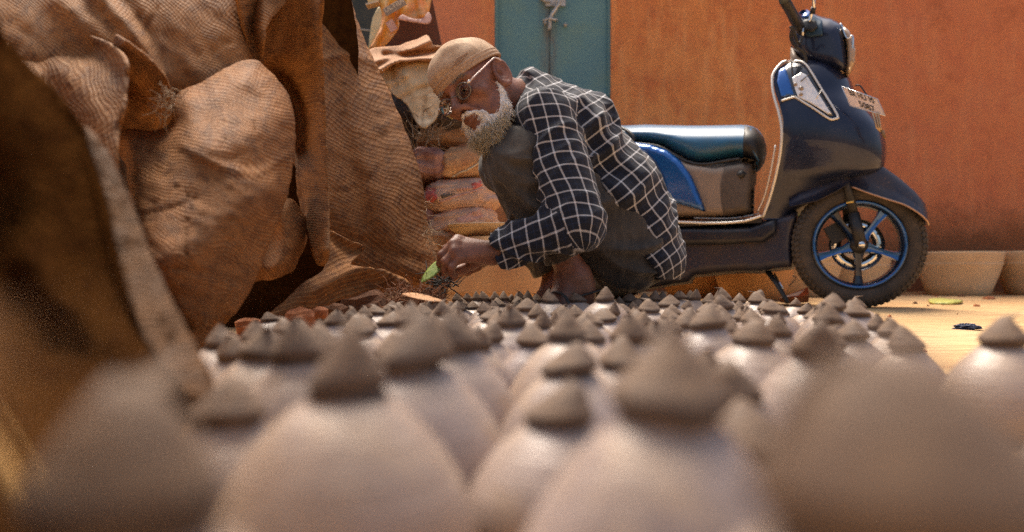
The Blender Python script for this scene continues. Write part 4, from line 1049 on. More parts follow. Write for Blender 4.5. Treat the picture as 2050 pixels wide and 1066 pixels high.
# --- leg shield / apron as a loft of horizontal slices
def loft(rows, name, m, n=25, pw=1.0, parent=None, ex=1.0):
    V = []; F = []
    for (py, lx, rx, W) in rows:
        A_ = sc(lx, py, W); N_ = sc(rx, py, W*.25); z = A_[2]; N_ = N_.copy()
        sA = A_@TF; sN = N_@TF
        zn = N_[2]
        for k in range(n):
            ph = -math.pi/2+math.pi*k/(n-1); cc = abs(math.cos(ph))**ex; 
            s = sA+(sN-sA)*cc; w = W*math.copysign(abs(math.sin(ph))**.9, math.sin(ph)); zz = z+(zn-z)*cc
            base = CPL@NS; V.append(TF*s+NS*(base+w)+UPV*zz)
    mm = len(rows)
    for i in range(mm-1):
        for k in range(n-1): F.append((i*n+k, i*n+k+1, (i+1)*n+k+1, (i+1)*n+k))
        F.append(((i+1)*n, i*n, i*n+n-1, (i+1)*n+n-1))
    F.append(tuple(range(n))); F.append(tuple((mm-1)*n+k for k in range(n))[::-1])
    return V, F
def rows_interp(rows, sub=4):
    r = np.array(rows, float); return smoothline(list(r), sub)
ap_rows = rows_interp([(124,1580,1655,.105),(130,1568,1676,.125),(142,1554,1686,.150),(160,1549,1694,.170),(185,1552,1703,.185),(215,1562,1728,.195),(245,1568,1750,.200),(275,1566,1760,.200),(305,1561,1762,.195),(335,1555,1757,.185),(348,1551,1740,.18),(365,1547,1690,.17),(385,1541,1658,.16),(405,1536,1630,.15),(425,1531,1606,.145),(440,1528,1598,.14)])
V, F = loft(ap_rows, "apron", paint); apron = Sm("front_apron", (np.array(V), F), paint)
bva = bvh_of(apron)
# lower body / footboard side / belly
belly = puff([(1325,447),(1370,447),(1440,450),(1500,447),(1530,437),(1560,425),(1604,418),(1600,440),(1592,470),(1590,505),(1592,530),(1590,540),(1545,545),(1520,549),(1480,548),(1440,552),(1392,556),(1385,568),(1350,572),(1300,580),(1230,590),(1190,580),(1190,450)], sc, .125, 16, step=8, smooth=0, pw=.45)
bel = Sm("belly_pan", belly, dusty)
upperb = puff([(1325,449),(1440,451),(1500,448),(1528,438),(1560,430),(1560,470),(1530,492),(1440,496),(1325,498)], sc, .150, 12, step=7, smooth=0, pw=.4)
Sm("footboard_side", upperb, mat("dark_navy_panel", (.010,.013,.028), .35, .1, col2=(.03,.03,.035), nscale=10, bump=.1, bscale=100, bdist=.001))
line = [sc(x, y, .158) for x, y in smoothline([(1322,443),(1380,446),(1440,447),(1490,443),(1524,433)], 6)]
Sm("footboard_trim", tube(line, .0052, 8), alloy)
line = [sc(x, y, .12) for x, y in smoothline([(1390,437),(1440,438),(1480,436),(1520,428)], 6)]
Sm("footboard_mat_edge", tube(line, .003, 6), alloy)
fb = [sc(1325,446,.15), sc(1525,436,.15), sc(1525,436,-.15), sc(1325,446,-.15)]
Sm("footboard", (np.array([p for p in fb]+[p-[0,0,.02] for p in fb]), [(0,1,2,3),(7,6,5,4),(0,4,5,1),(1,5,6,2),(2,6,7,3),(3,7,4,0)]), blackp, smooth=False)
# tail/side body
side = puff([(1215,268),(1262,285),(1300,286),(1345,298),(1380,318),(1430,326),(1490,318),(1512,322),(1513,350),(1510,400),(1509,432),(1460,440),(1400,441),(1330,442),(1215,446),(1130,400),(1120,330)], sc, .142, 20, step=8, smooth=0, pw=.42)
sd_ = Sm("side_body", side, greyp); bvs = bvh_of(sd_)
decal("front_cover", [(1452,330),(1490,316),(1513,322),(1513,350),(1510,400),(1509,434),(1450,439),(1444,400),(1443,370)], bvs, greyd, sd_, step=6, off=.004, smooth=0, thick=.003)
bl = puff([(1236,290),(1262,284),(1300,289),(1335,301),(1362,322),(1384,352),(1400,388),(1413,425),(1400,421),(1360,410),(1320,402),(1280,400),(1240,380)], lambda x, y, w: sc(x, y, w), .018, 12, step=6, smooth=0, wc=.146)
blu = Sm("blue_side_panel", bl, bluep); bvb = bvh_of(blu)
decal("dark_stripe", [(1258,296),(1272,295),(1295,304),(1315,325),(1330,355),(1336,380),(1335,403),(1318,401),(1312,370),(1296,340),(1275,312)], bvb, mat("slate_blue", (.03,.045,.09), .25, .3, coat=.7), blu, step=5, off=.004, default=3.2)
Sm("grab_rail", tube(smoothline([sc(1225,250,.12), sc(1255,262,.15), sc(1268,276,.16), sc(1262,292,.16), sc(1240,300,.15)], 5), .008, 8), blackp)
V, F = lathe([(0,.012),(.010,.012),(.014,.006),(.014,0),(.022,-.004)], 18, sc(1484,350,.147), np.c_[TF, UPV, NS]); Sm("key_lock", (V, F), blackp)
# seat
st_out = [(1205,252),(1250,252),(1290,250),(1330,251),(1400,252),(1460,251),(1495,251),(1515,258),(1529,275),(1535,298),(1532,322),(1522,340),(1512,346),(1504,330),(1480,318),(1450,322),(1415,328),(1385,326),(1355,312),(1325,294),(1285,288),(1240,284),(1190,280)]
seat = puff(st_out, sc, .135, 34, step=7, smooth=2, pw=.5); so = Sm("seat", seat, vinyl)
line = [sc(x, y, .128) for x, y in smoothline([(1230,286),(1290,289),(1325,296),(1355,314),(1385,327),(1415,329),(1450,323),(1482,318)], 5)]
Sm("seat_piping", tube(line, .006, 6), blackp, so)
bse = bvh_of(so)
decal("dark_nose_patch", [(1490,253),(1512,258),(1528,276),(1534,298),(1531,321),(1521,338),(1512,342),(1500,328),(1488,318),(1488,290)], bse, blackp, so, step=6, off=.002, default=3.1)
# headset
def rb(poly, T, R, m, name, wc=0., step=6, pw=.5, parent=None, smooth=0): return Sm(name, puff(poly, sc, T, R, step=step, smooth=smooth, wc=wc, pw=pw), m, parent)
hs = rb([(1580,62),(1590,52),(1600,28),(1608,20),(1625,24),(1640,32),(1665,38),(1684,48),(1694,78),(1699,112),(1700,135),(1690,148),(1650,140),(1614,132),(1598,118),(1584,98)], .085, 30, paint, "handlebar_cover")
rb([(1684,48),(1700,60),(1708,76),(1716,100),(1714,128),(1704,148),(1696,158),(1690,146),(1692,120),(1692,90)], .062, 12, beige, "headlamp", pw=.5)
bh = bvh_of(hs)
Sm("lamp_trim", tube([sc(x, y, .055) for x, y in smoothline([(1683,47),(1690,66),(1697,78),(1706,72),(1708,84),(1705,110),(1700,140)], 4)], .0032, 6), chrome)
rb([(1583,92),(1600,112),(1622,126),(1612,132),(1582,132),(1582,110)], .075, 8, greyp, "steering_cowl", step=5)
decal("switch_plate", [(1602,40),(1622,30),(1646,44),(1648,72),(1622,75),(1606,68)], bh, mat("steel_blue_panel", (.02,.05,.09), .4, col2=(.03,.07,.12), nscale=20), hs, step=5, off=.004)
decal("lever_recess", [(1614,42),(1634,46),(1638,58),(1628,66),(1612,62),(1606,50)], bh, blackp, hs, step=4, off=.010)
decal("dash_panel", [(1598,26),(1608,19),(1622,26),(1618,38),(1608,38)], bh, bluep, hs, step=4, off=.006, default=2.95)
# near grip, lever, mirror stem
gr = tube([sc(1606,64,.10), sc(1590,40,.20), sc(1578,14,.27), sc(1570,0,.31)], [.017,.0175,.017,.018], 14); g_ = Sm("handle_grip", gr, blackp)
V = []
parts = []
for k in range(14):
    t = k/13; p = sc(1604,60,.11)*(1-t)+sc(1571,2,.305)*t; q = sc(1604,60,.11)*(1-t-.012)+sc(1571,2,.305)*(t+.012); parts.append(tube([p, q], .0195, 12))
Sm("grip_ribs", join(parts), blackp, g_)
Sm("grip_end", tube([sc(1571,3,.305), sc(1566,-8,.32)], [.019,.016], 12), mat("grey_rubber", (.06,.07,.07), .6), g_)
Sm("brake_lever", tube(smoothline([sc(1604,58,.13), sc(1606,75,.14), sc(1598,88,.16), sc(1588,60,.22), sc(1583,55,.25)], 5), .006, 8), blackp)
Sm("lever_shine", tube([sc(1607,52,.135), sc(1607,72,.14)], .004, 8), chrome)
Sm("throttle_cable", tube(smoothline([sc(1586,58,.15), sc(1584,78,.14), sc(1596,96,.13), sc(1610,106,.11), sc(1614,128,.10)], 5), .007, 8), blackp)
Sm("mirror_stem", tube(smoothline([sc(1620,44,.09), sc(1624,30,.09), sc(1629,14,.10), sc(1628,-12,.11), sc(1622,-30,.13)], 5), [.006]*21, 8), chrome)
Sm("mirror_boot", tube([sc(1626,27,.09), sc(1629,15,.10)], [.011,.009], 10), blackp)
V, F = lathe([(0,.008),(.05,.006),(.058,0),(.05,-.012),(0,-.016)], 24, sc(1612,-62,.16), np.c_[NS, UPV, -TF]); Sm("mirror", (V, F), blackp)
# apron near-edge trim + indicator pod
e1 = [(1578,122),(1566,128),(1552,146),(1549,162),(1552,190),(1562,225),(1568,260),(1566,300),(1558,345),(1545,395),(1530,436)]
Sm("apron_trim", tube([sc(x-1, y, .0+np.interp(y, ap_rows[:,0], ap_rows[:,3]))-TF*.004 for x, y in smoothline(e1, 5)], .0055, 8), alloy)
Sm("inner_apron_trim", tube([sc(x-3, y, np.interp(y, ap_rows[:,0], ap_rows[:,3])-.02)-TF*.02 for x, y in smoothline([(1566,290),(1556,345),(1543,395),(1529,425)], 5)], .0035, 8), alloy)
inner = puff([(1575,132),(1560,150),(1556,190),(1566,240),(1568,290),(1556,345),(1540,400),(1531,432),(1560,432),(1600,330),(1610,200),(1600,140)], sc, .15, 14, step=10, smooth=0, wc=-.01)
Sm("leg_shield", inner, greyp)
pod = [(1579,124),(1600,125),(1612,130),(1622,143),(1646,183),(1676,232),(1672,239),(1660,239),(1630,219),(1604,203),(1592,196),(1578,199),(1565,203)]
ring = [hit(bva, x, y, .004, 2.8) for x, y in smoothline(pod, 3)]
Sm("lamp_surround", tube(ring, .0042, 8), alloy, apron)
decal("lamp_recess", [(1580,130),(1606,131),(1620,146),(1644,186),(1670,232),(1660,234),(1630,214),(1602,198),(1580,192),(1566,196),(1556,165),(1560,145)], bva, darklens, apron, step=5, off=.001, default=2.8)
ib = decal("blue_inset", [(1560,143),(1572,136),(1577,150),(1590,192),(1578,192),(1565,196),(1556,166)], bva, bluep, apron, step=4, off=.004, default=2.8)
cl = decal("indicator_lens", [(1586,158),(1604,148),(1614,152),(1634,184),(1664,231),(1656,230),(1630,213),(1598,196),(1592,180)], bva, glassy, apron, step=3.5, off=.007, default=2.8, thick=.006)
bcl = bvh_of(cl)
mb = mat("bulb_smoke", (.30,.22,.15), .2, coat=.8)
for (x, y, r) in ((1592,170,4.2),(1603,178,5.5),(1603,190,4.5)):
    c = hit(bcl, x, y, .001, 2.8); V, F = lathe([(0,.004),(r*.0010,.003),(r*.0018,0),(r*.0018,-.002)], 14, c, np.c_[TF, UPV, NS]); Sm("bulb", (V, F), mb, apron)
Sm("lens_rib", tube([hit(bcl, x, y, .002, 2.8) for x, y in ((1603,164),(1612,156),(1622,149))], .0018, 5), blackp, apron)
Sm("lens_rib", tube([hit(bcl, x, y, .002, 2.8) for x, y in ((1634,198),(1640,188),(1646,180))], .0018, 5), alloy, apron)
Sm("apron_badge", tube([hit(bva, x, y, .002, 2.8) for x, y in ((1674,133),(1681,140),(1688,148))], .003, 6), beige, apron)
# number plate and its bracket
c4 = [P(1685,174,2.58), P(1757,199,2.46), P(1772,232,2.46), P(1702,212,2.58)]
c4 = [sc(1685,174,.14)+0, None, None, None]
# plate plane: faces forward, slightly to the near side, tilted
d0 = hit(bva, 1700, 205, .02, 2.7); nd = d0[1]
def pl_pt(px, py, k): return P(px, py, nd-.03-.065*k)
c4 = [pl_pt(1685,173,0), pl_pt(1757,199,1), pl_pt(1773,232,1), pl_pt(1702,212,0)]
ctr = sum(c4)/4; xr = c4[1]-c4[0]; yr = c4[0]-c4[3]; Nn = np.cross(xr, yr); Nn /= np.linalg.norm(Nn); 
if Nn@(np.array([0,0,CAMZ])-ctr) < 0: Nn = -Nn
Vp = np.array(c4+[p-Nn*.002 for p in c4]); plate = Sm("number_plate", (Vp, [(0,1,2,3),(7,6,5,4),(0,4,5,1),(1,5,6,2),(2,6,7,3),(3,7,4,0)]), platew, smooth=False)
def plate_text(body, u0, v0, su, sv):
    cu = bpy.data.curves.new("t", 'FONT'); cu.body = body; cu.size = 1; cu.align_x = 'CENTER'; cu.align_y = 'CENTER'; cu.offset = .015
    t = bpy.data.objects.new("t", cu); C.objects.link(t); bpy.context.view_layer.update()
    me = bpy.data.meshes.new_from_object(t.evaluated_get(bpy.context.evaluated_depsgraph_get())); bpy.data.objects.remove(t)
    V = np.array([tuple(v.co) for v in me.vertices]); V[:,0] *= su; V[:,1] *= sv
    W = ctr+np.outer(V[:,0]+u0, xr)+np.outer(V[:,1]+v0, yr)+Nn*.0012
    return W, [tuple(p.vertices) for p in me.polygons]
W, F_ = plate_text("BR HU 10", .0, .24, .17, .42); Sm("plate_text", (W, F_), platek, plate, smooth=False)
W, F_ = plate_text("5087", .04, -.23, .22, .44); Sm("plate_text", (W, F_), platek, plate, smooth=False)
Sm("plate_border", tube([*[p+Nn*.001 for p in c4], c4[0]+Nn*.001], .0016, 5), chrome, plate)
Sm("plate_bracket", tube(smoothline([pl_pt(1712,172,.2), pl_pt(1722,172,.4), pl_pt(1736,192,.6), pl_pt(1745,200,.8)], 3), .0028, 6), blackp)
for dx in (0, 6, 11):
    Sm("bracket_rod", tube([pl_pt(1747+dx,226,.9), pl_pt(1755+dx*.7,256,.9), pl_pt(1762+dx*.4,264,.9)], .0030, 6), mat("brass_rod", (.55,.38,.22), .3, .6) if "brass_rod" not in bpy.data.materials else bpy.data.materials["brass_rod"])
Sm("bracket_bolt", tube([pl_pt(1766,262,.9), pl_pt(1772,277,.9)], [.007,.005], 8), rust)
# stand
Sm("side_stand", tube([sc(1538,545,.06), sc(1556,570,.10), sc(1577,606,.13)], [.013,.011,.010], 8, flat=.7), blackp)
Sm("stand_spring", tube([sc(1550,548,.05), sc(1568,580,.08)], .004, 6), chrome)
Sm("engine_block", puff([(1130,420),(1330,440),(1360,520),(1350,560),(1250,600),(1150,590),(1110,500)], sc, .12, 20, step=14, smooth=0), blackp)
Sm("tail_body", puff([(1060,280),(1130,262),(1220,268),(1240,300),(1240,400),(1130,400),(1060,340)], sc, .12, 30, step=14, smooth=2), paint)
Sm("kick_lever", tube(smoothline([sc(1345,452,.16), sc(1342,462,.17), sc(1350,480,.17), sc(1345,500,.17), sc(1338,522,.16)],3), .005, 6), chrome)
# ================================================================ SDF surfaces
def s_cap(Q, a, b, ra, rb):
    a = np.asarray(a, float); b = np.asarray(b, float); pa = Q-a; ba = b-a; h = np.clip(pa@ba/(ba@ba+1e-12), 0, 1)
    return np.linalg.norm(pa-h[:,None]*ba, axis=1)-(ra+(rb-ra)*h)
def s_ell(Q, c, r, R=None):
    p = Q-np.asarray(c, float)
    if R is not None: p = p@np.asarray(R)
    r = np.asarray(r, float); k0 = np.linalg.norm(p/r, axis=1); k1 = np.linalg.norm(p/(r*r), axis=1)+1e-9
    return k0*(k0-1)/k1
def smin(a, b, k):
    h = np.clip(.5+.5*(b-a)/k, 0, 1); return b+(a-b)*h-k*h*(1-h)
def smax(a, b, k): return -smin(-a, -b, k)
def surface(f, lo, hi, h, margin=1.8, block=8):
    """sparse-evaluated surface nets of f<0 inside the box; returns V,F(quads)"""
    lo = np.asarray(lo, float); n = np.ceil((np.asarray(hi, float)-lo)/h/block).astype(int); N = n*block+1
    cs = h*block; bc = np.stack(np.meshgrid(*[np.arange(k) for k in n], indexing='ij'), -1).reshape(-1, 3)
    cen = lo+(bc+.5)*cs; dc = np.concatenate([f(c) for c in np.array_split(cen, max(1, len(cen)//200000))])
    act = np.abs(dc) < cs*.87*margin
    G = np.full(N, 9.0, np.float32)
    # far inside blocks
    loc = np.stack(np.meshgrid(*[np.arange(block+1)]*3, indexing='ij'), -1).reshape(-1, 3)
    for b0, inside in zip(bc[~act], dc[~act] < 0):
        if inside: s = b0*block; G[s[0]:s[0]+block+1, s[1]:s[1]+block+1, s[2]:s[2]+block+1] = -9
    ab = bc[act]
    for ch in np.array_split(ab, max(1, len(ab)//400)):
        idx = (ch[:,None,:]*block+loc[None]).reshape(-1, 3); v = f(lo+idx*h); G[idx[:,0], idx[:,1], idx[:,2]] = v
    S = G < 0
    cx = None
    c8 = [S[i:N[0]-1+i, j:N[1]-1+j, k:N[2]-1+k] for i in (0,1) for j in (0,1) for k in (0,1)]
    cnt = sum(c.astype(np.int8) for c in c8); cells = np.argwhere((cnt > 0)&(cnt < 8))
    vid = np.full(np.array(N)-1, -1, np.int64); vid[tuple(cells.T)] = np.arange(len(cells))
    acc = np.zeros((len(cells), 3)); num = np.zeros(len(cells))
    cor = np.array([(i,j,k) for i in (0,1) for j in (0,1) for k in (0,1)])
    val = np.stack([G[tuple((cells+c).T)] for c in cor], 1)
    for a in range(8):
        for b in range(a+1, 8):
            if np.abs(cor[a]-cor[b]).sum() != 1: continue
            va, vb = val[:,a], val[:,b]; m = (va < 0) != (vb < 0); t = np.clip(va/(va-vb+1e-12), 0, 1); t = np.where(np.abs(va-vb) > 5, .5, t)
            acc[m] += (cor[a]+t[:,None]*(cor[b]-cor[a]))[m]; num[m] += 1
    V = lo+(cells+acc/num[:,None])*h
    F = []
    for ax in range(3):
        u, w = (ax+1)%3, (ax+2)%3; sl0 = [slice(None)]*3; sl1 = [slice(None)]*3; sl0[ax] = slice(0, -1); sl1[ax] = slice(1, None)
        E = np.argwhere(S[tuple(sl0)] != S[tuple(sl1)]); E = E[(E[:,u] > 0)&(E[:,w] > 0)&(E[:,u] < N[u]-1)&(E[:,w] < N[w]-1)]
        if not len(E): continue
        ins = S[tuple(E.T)]; q = []
        for (du, dw_) in ((-1,-1),(0,-1),(0,0),(-1,0)):
            c = E.copy(); c[:,u] += du; c[:,w] += dw_; q.append(vid[tuple(c.T)])
        q = np.stack(q, 1); q[~ins] = q[~ins][:, ::-1]; F.append(q)
    F = np.vstack(F); F = F[(F >= 0).all(1)]
    return V, F
def relax(V, F, it=2, lam=.5):
    e = np.vstack([F[:,[0,1]], F[:,[1,2]], F[:,[2,3]], F[:,[3,0]]]); e = np.vstack([e, e[:, ::-1]])
    deg = np.bincount(e[:,0], minlength=len(V))+1e-9
    for _ in range(it):
        for l in (lam, -lam*.9):
            s = np.stack([np.bincount(e[:,0], V[e[:,1],k], len(V)) for k in range(3)], 1)/deg[:,None]; V = V+l*(s-V)
    return V
def cull(Q, c, r, f, big=.5):
    """evaluate f only within r of c"""
    d = np.linalg.norm(Q-np.asarray(c), axis=1); out = d-r*.6; out = np.maximum(out, .02)+0.0; m = d < r
    if m.any(): out[m] = f(Q[m])
    return out

# ================================================================ THE MAN
skin_m = mat("dark_brown_skin", (.25,.105,.062), .48, col2=(.17,.066,.040), nscale=40, bump=.55, bscale=190, bdist=.0018, col3=(.30,.125,.075), n3scale=22, speck=((.10,.04,.028), 420, .70), spec=.45)
nt, b = nodes_of(skin_m); b.inputs["Subsurface Weight"].default_value = .08; b.inputs["Subsurface Radius"].default_value = (.006,.002,.001); b.inputs["Subsurface Scale"].default_value = .5
# joints (picture px, depth m)
HD = 1.78
pitch, yaw, roll = math.radians(34), math.radians(50), 0.0
f0 = np.array([-math.cos(pitch), 0, -math.sin(pitch)]); u0 = np.array([-math.sin(pitch), 0, math.cos(pitch)]); l0 = np.array([0,-1.0,0])
fh = math.cos(yaw)*f0+math.sin(yaw)*l0; lh = math.cos(yaw)*l0-math.sin(yaw)*f0; uh = np.cross(fh, lh); uh = uh if uh@u0 > 0 else -uh
HR = np.c_[fh, lh, uh]; HS = .94
HO = P(1001, 150, HD)-HR@np.array([0,.076*HS,0])+fh*0
def hw(x, y, z): return HO+HR@(np.array([x, y, z])*HS)
def head_sdf(Q):
    L = (Q-HO)@HR/HS; ay = np.abs(L[:,1]); M = np.c_[L[:,0], ay, L[:,2]]
    d = s_ell(L, (-.002,0,.048), (.098,.076,.086))
    d = smin(d, s_ell(L, (.048,0,.004), (.050,.060,.070)), .03)
    d = smin(d, s_ell(L, (.050,0,-.048), (.046,.047,.046)), .03)
    d = smin(d, s_ell(L, (.084,0,-.082), (.017,.021,.016)), .02)
    d = smin(d, s_cap(M, (-.005,.062,-.02), (.055,.042,-.072), .014, .013), .02)    # jaw
    d = smin(d, s_cap(M, (.098,.006,.036), (.080,.048,.036), .010, .009), .014)     # brow
    d = smin(d, s_ell(M, (.070,.048,-.012), (.022,.017,.016)), .016)               # cheekbone
    d = smax(d, -s_ell(M, (.104,.032,.014), (.017,.019,.014)), .012)               # sockets
    d = smax(d, -s_ell(M, (.098,.052,-.045), (.016,.014,.022)), .02)               # sunken cheek
    eye = s_ell(M, (.082,.031,.013), (.0125,.0135,.0125)); d = smin(d, eye, .003)
    lid = s_ell(M, (.0825,.031,.0145), (.0142,.0155,.0132)); lid = smax(lid, -(L[:,2]-(.008)), .002); d = smin(d, lid, .002)
    d = smin(d, s_cap(M, (.088,.022,.002), (.078,.044,.000), .0052, .0048), .006)   # eye bag
    # nose
    d = smin(d, s_cap(L, (.098,0,.026), (.122,0,-.016), .0075, .0115), .009)
    d = smin(d, s_ell(L, (.125,0,-.021), (.0135,.0125,.0115)), .007)
    d = smin(d, s_ell(M, (.110,.0135,-.026), (.0125,.0075,.0085)), .005)
    d = smax(d, -s_ell(M, (.117,.0068,-.033), (.0048,.0036,.005)), .003)
    d = smin(d, s_cap(M, (.106,.016,-.030), (.088,.034,-.056), .0042, .004), .008)  # nasolabial fold
    # mouth
    d = smin(d, s_ell(L, (.094,0,-.052), (.016,.026,.016)), .010)
    d = smin(d, s_cap(M, (.1075,0,-.0475), (.094,.024,-.0555), .0055, .003), .004)
    d = smin(d, s_cap(M, (.1055,0,-.0600), (.093,.022,-.0585), .0062, .003), .004)
    d = smax(d, -s_cap(M, (.112,0,-.0540), (.095,.024,-.0570), .0012, .0012), .002)
    # ears
    E = M-np.array([-.004,.076,.004]); ca, sa = math.cos(-.25), math.sin(-.25); E = np.c_[E[:,0]*ca-E[:,2]*sa, E[:,1], E[:,0]*sa+E[:,2]*ca]
    tilt = E.copy(); tilt[:,1] += tilt[:,0]*.35
    r2 = np.sqrt((tilt[:,0]/.019)**2+(tilt[:,2]/.034)**2)
    ring = np.sqrt(((r2-1)*.022)**2+(tilt[:,1]-.006)**2)-.0048
    ring = smax(ring, -(tilt[:,0]*-1-.0)-.030, .004)
    plate_ = s_ell(tilt, (-.001,.000,.0), (.018,.006,.031)); ear = smin(ring, plate_, .004)
    anti = np.sqrt(((np.sqrt((( tilt[:,0]+.003)/.011)**2+((tilt[:,2]-.002)/.021)**2)-1)*.012)**2+(tilt[:,1]-.005)**2)-.0028; ear = smin(ear, anti, .003)
    ear = smax(ear, -s_ell(tilt, (.004,.008,-.004), (.0065,.008,.009)), .003)
    ear = smin(ear, s_ell(tilt, (.006,.004,-.030), (.008,.005,.009)), .005)
    d = smin(d, ear, .004)
    # wrinkles on the forehead and cheeks
    w = .0007*np.sin(L[:,2]*900+8*L[:,1])*np.exp(-((L[:,2]-.055)/.018)**2)*(L[:,0] > .05)
    w += .0009*np.sin((L[:,0]*.6-L[:,2]*.8+ay*.4)*700)*np.exp(-((ay-.056)/.014)**2-((L[:,2]+.002)/.022)**2)
    w += .0006*vnoise(L, 160, 3)
    return (d+w)*HS
# limbs
nS, nE, nW = P(1092,242,1.80), P(1152,446,1.72), P(987,507,1.75)
fS, fE, fW = P(1088,238,2.10), P(1110,420,2.20), P(1000,500,2.08)
nH, nK, nA = P(1262,500,1.93), P(1036,322,1.80), P(1150,556,1.84)
fHp, fK, fA = P(1255,492,2.12), P(1020,330,2.14), P(1120,560,2.12)
def hand_sdf(Q, W, chains, palm):
    d = np.full(len(Q), 9.0)
    for (a, b, ra, rb) in palm: d = smin(d, s_cap(Q, a, b, ra, rb), .010)
    for ch in chains:
        f = np.full(len(Q), 9.0)
        for (a, b, ra, rb) in zip(ch[0][:-1], ch[0][1:], ch[1][:-1], ch[1][1:]): f = np.minimum(f, s_cap(Q, a, b, ra, rb))
        for j, r in zip(ch[0][1:-1], ch[1][1:-1]): f = smin(f, np.linalg.norm(Q-j, axis=1)-r*1.10, .003)
        d = smin(d, f, .0035)
    return d
h_ = 1.74
# near (left) hand: back of the hand to the viewer, fingers curled down round the leaf
kn = [P(915,480,h_-.004), P(908,490,h_-.024), P(910,504,h_-.036), P(917,518,h_-.040)]
chains = [
 ([kn[0], P(893,499,h_+.000), P(884,516,h_+.004), P(881,531,h_+.006)], [.0105,.0092,.0082,.0066]),
 ([kn[1], P(885,511,h_-.026), P(881,528,h_-.016), P(886,541,h_-.006)], [.0108,.0096,.0084,.0068]),
 ([kn[2], P(891,524,h_-.040), P(890,540,h_-.030), P(897,548,h_-.016)], [.0104,.0092,.0080,.0064]),
 ([kn[3], P(904,536,h_-.046), P(904,548,h_-.036), P(912,552,h_-.024)], [.0094,.0082,.0072,.0058]),
 ([P(952,528,h_+.012), P(925,540,h_+.018), P(903,544,h_+.014), P(884,547,h_+.010)], [.0120,.0112,.0100,.0078])]
palm = [(nW, kn[0]+(nW-kn[0])*.15, .024, .0125), (nW, kn[1]+(nW-kn[1])*.15, .025, .0135), (nW, kn[2]+(nW-kn[2])*.15, .024, .0135), (nW, kn[3]+(nW-kn[3])*.15, .022, .0125), (nW, P(945,528,h_+.01), .020, .013),
        (kn[0], kn[1], .0112, .0112), (kn[1], kn[2], .0112, .0112), (kn[2], kn[3], .0110, .0100)]
# far hand, resting beyond the near one
g_ = 1.98
kf = [P(925,515,g_), P(920,525,g_+.02), P(924,536,g_+.03), P(930,545,g_+.03)]
chf = [([kf[i], kf[i]+np.array([-.030,-.004,-.008-.003*i]), kf[i]+np.array([-.046,-.006,-.024]), kf[i]+np.array([-.046,-.008,-.038])], [.010,.009,.008,.0065]) for i in range(4)]
chf.append(([P(955,535,g_-.02), P(935,545,g_-.03), P(918,548,g_-.03)], [.012,.0105,.008]))
palf = [(fW, kf[i], .023, .012) for i in range(4)]+[(fW, P(955,535,g_-.02), .019, .012)]
def foot_sdf(Q, A, side):
    heel = A+np.array([.028,.022,-.050]); ball = A+np.array([-.085, -.095, -.060]); ball[2] = .022; heel[2] = .028
    d = s_cap(Q, A, A+np.array([.01,0,-.03]), .036, .036)
    d = smin(d, s_cap(Q, A, heel, .036, .031), .03); d = smin(d, s_cap(Q, A+np.array([-.01,0,-.02]), ball, .034, .022), .03)
    d = smin(d, s_cap(Q, heel, ball, .027, .024), .03)
    for k in range(5):
        o = (k-2)*.0185; r = .0115 if k*side > 0 or k != 0 else .012; r = [.0145,.0105,.0100,.0095,.0090][k if side > 0 else k]
        a = ball+np.array([-.75*o, .66*o, -.002]); b2 = a+np.array([-.66, -.75, 0])*(.050-.005*k)+np.array([0,0,-.008]); d = smin(d, s_cap(Q, a, b2, r*1.1, r), .006)
    d = smin(d, np.linalg.norm(Q-(A+np.array([.0,-.032,.0])), axis=1)-.012, .015)
    return d
neckb = P(1062,214,1.94)
def body_sdf(Q):
    d = cull(Q, HO+HR@np.array([.02,0,.01]), .21, head_sdf)
    d = smin(d, s_cap(Q, hw(-.035,0,-.035), neckb, .060, .064), .03)
    ch = P(1130,290,1.97)
    d = smin(d, s_cap(Q, neckb, ch, .06, .10), .03); d = smin(d, s_cap(Q, ch, P(1255,450,2.0), .095, .10), .04)
    for (S, E, W, H, K, A, sd) in ((nS,nE,nW,nH,nK,nA,1),(fS,fE,fW,fHp,fK,fA,-1)):
        d = smin(d, s_cap(Q, S, E, .042, .034), .03); d = smin(d, s_cap(Q, E, W, .034, .0245), .012)
        d = smin(d, s_cap(Q, H, K, .080, .052), .03); d = smin(d, s_cap(Q, K, A, .048, .033), .02)
        d = smin(d, cull(Q, A+np.array([-.05,0,-.03]), .22, lambda q: foot_sdf(q, A, sd)), .015)
    d = smin(d, cull(Q, P(925,515,h_), .12, lambda q: hand_sdf(q, nW, chains, palm)), .008)
    d = smin(d, cull(Q, P(940,530,g_), .12, lambda q: hand_sdf(q, fW, chf, palf)), .008)
    return d
man = empty("person", P(1180,629,1.95)*[1,1,0], "squatting bearded man in a checked shirt and tan cap reaching into the burlap edge", "person")
V, F = surface(body_sdf, (-.30,1.60,-.01), (.48,2.42,.86), .0042, margin=1.5)
# finer head and near hand are welded in by using one fine grid around them
def fine(f, lo, hi, h): return surface(f, lo, hi, h, margin=1.5)
V2, F2 = fine(body_sdf, (-.26,1.60,.06), (.10,2.02,.78), .0021)
V2 = relax(V2, F2, 1, .4)
# keep the coarse body outside the fine box, the fine mesh inside, overlapping by one cell
def inside(V, e=0): return (V[:,0] < .096+e)&(V[:,1] < 2.016+e)&(V[:,0] > -.26-e)
cf = V[F].mean(1); keep = ~((cf[:,0] < .092)&(cf[:,1] < 2.012)&(cf[:,2] > .065)&(cf[:,2] < .775)); F = F[keep]
V = np.vstack([V, V2]); F = np.vstack([F, F2+len(V)-len(V2)])
used = np.unique(F); rm = np.full(len(V), -1); rm[used] = np.arange(len(used)); V = V[used]; F = rm[F]
body = mesh("body", V, F, skin_m, man)
bvbody = BVHTree.FromPolygons([tuple(v) for v in V2], F2.tolist())
def hr(lo, up, mt, name="hair", par=None): pass

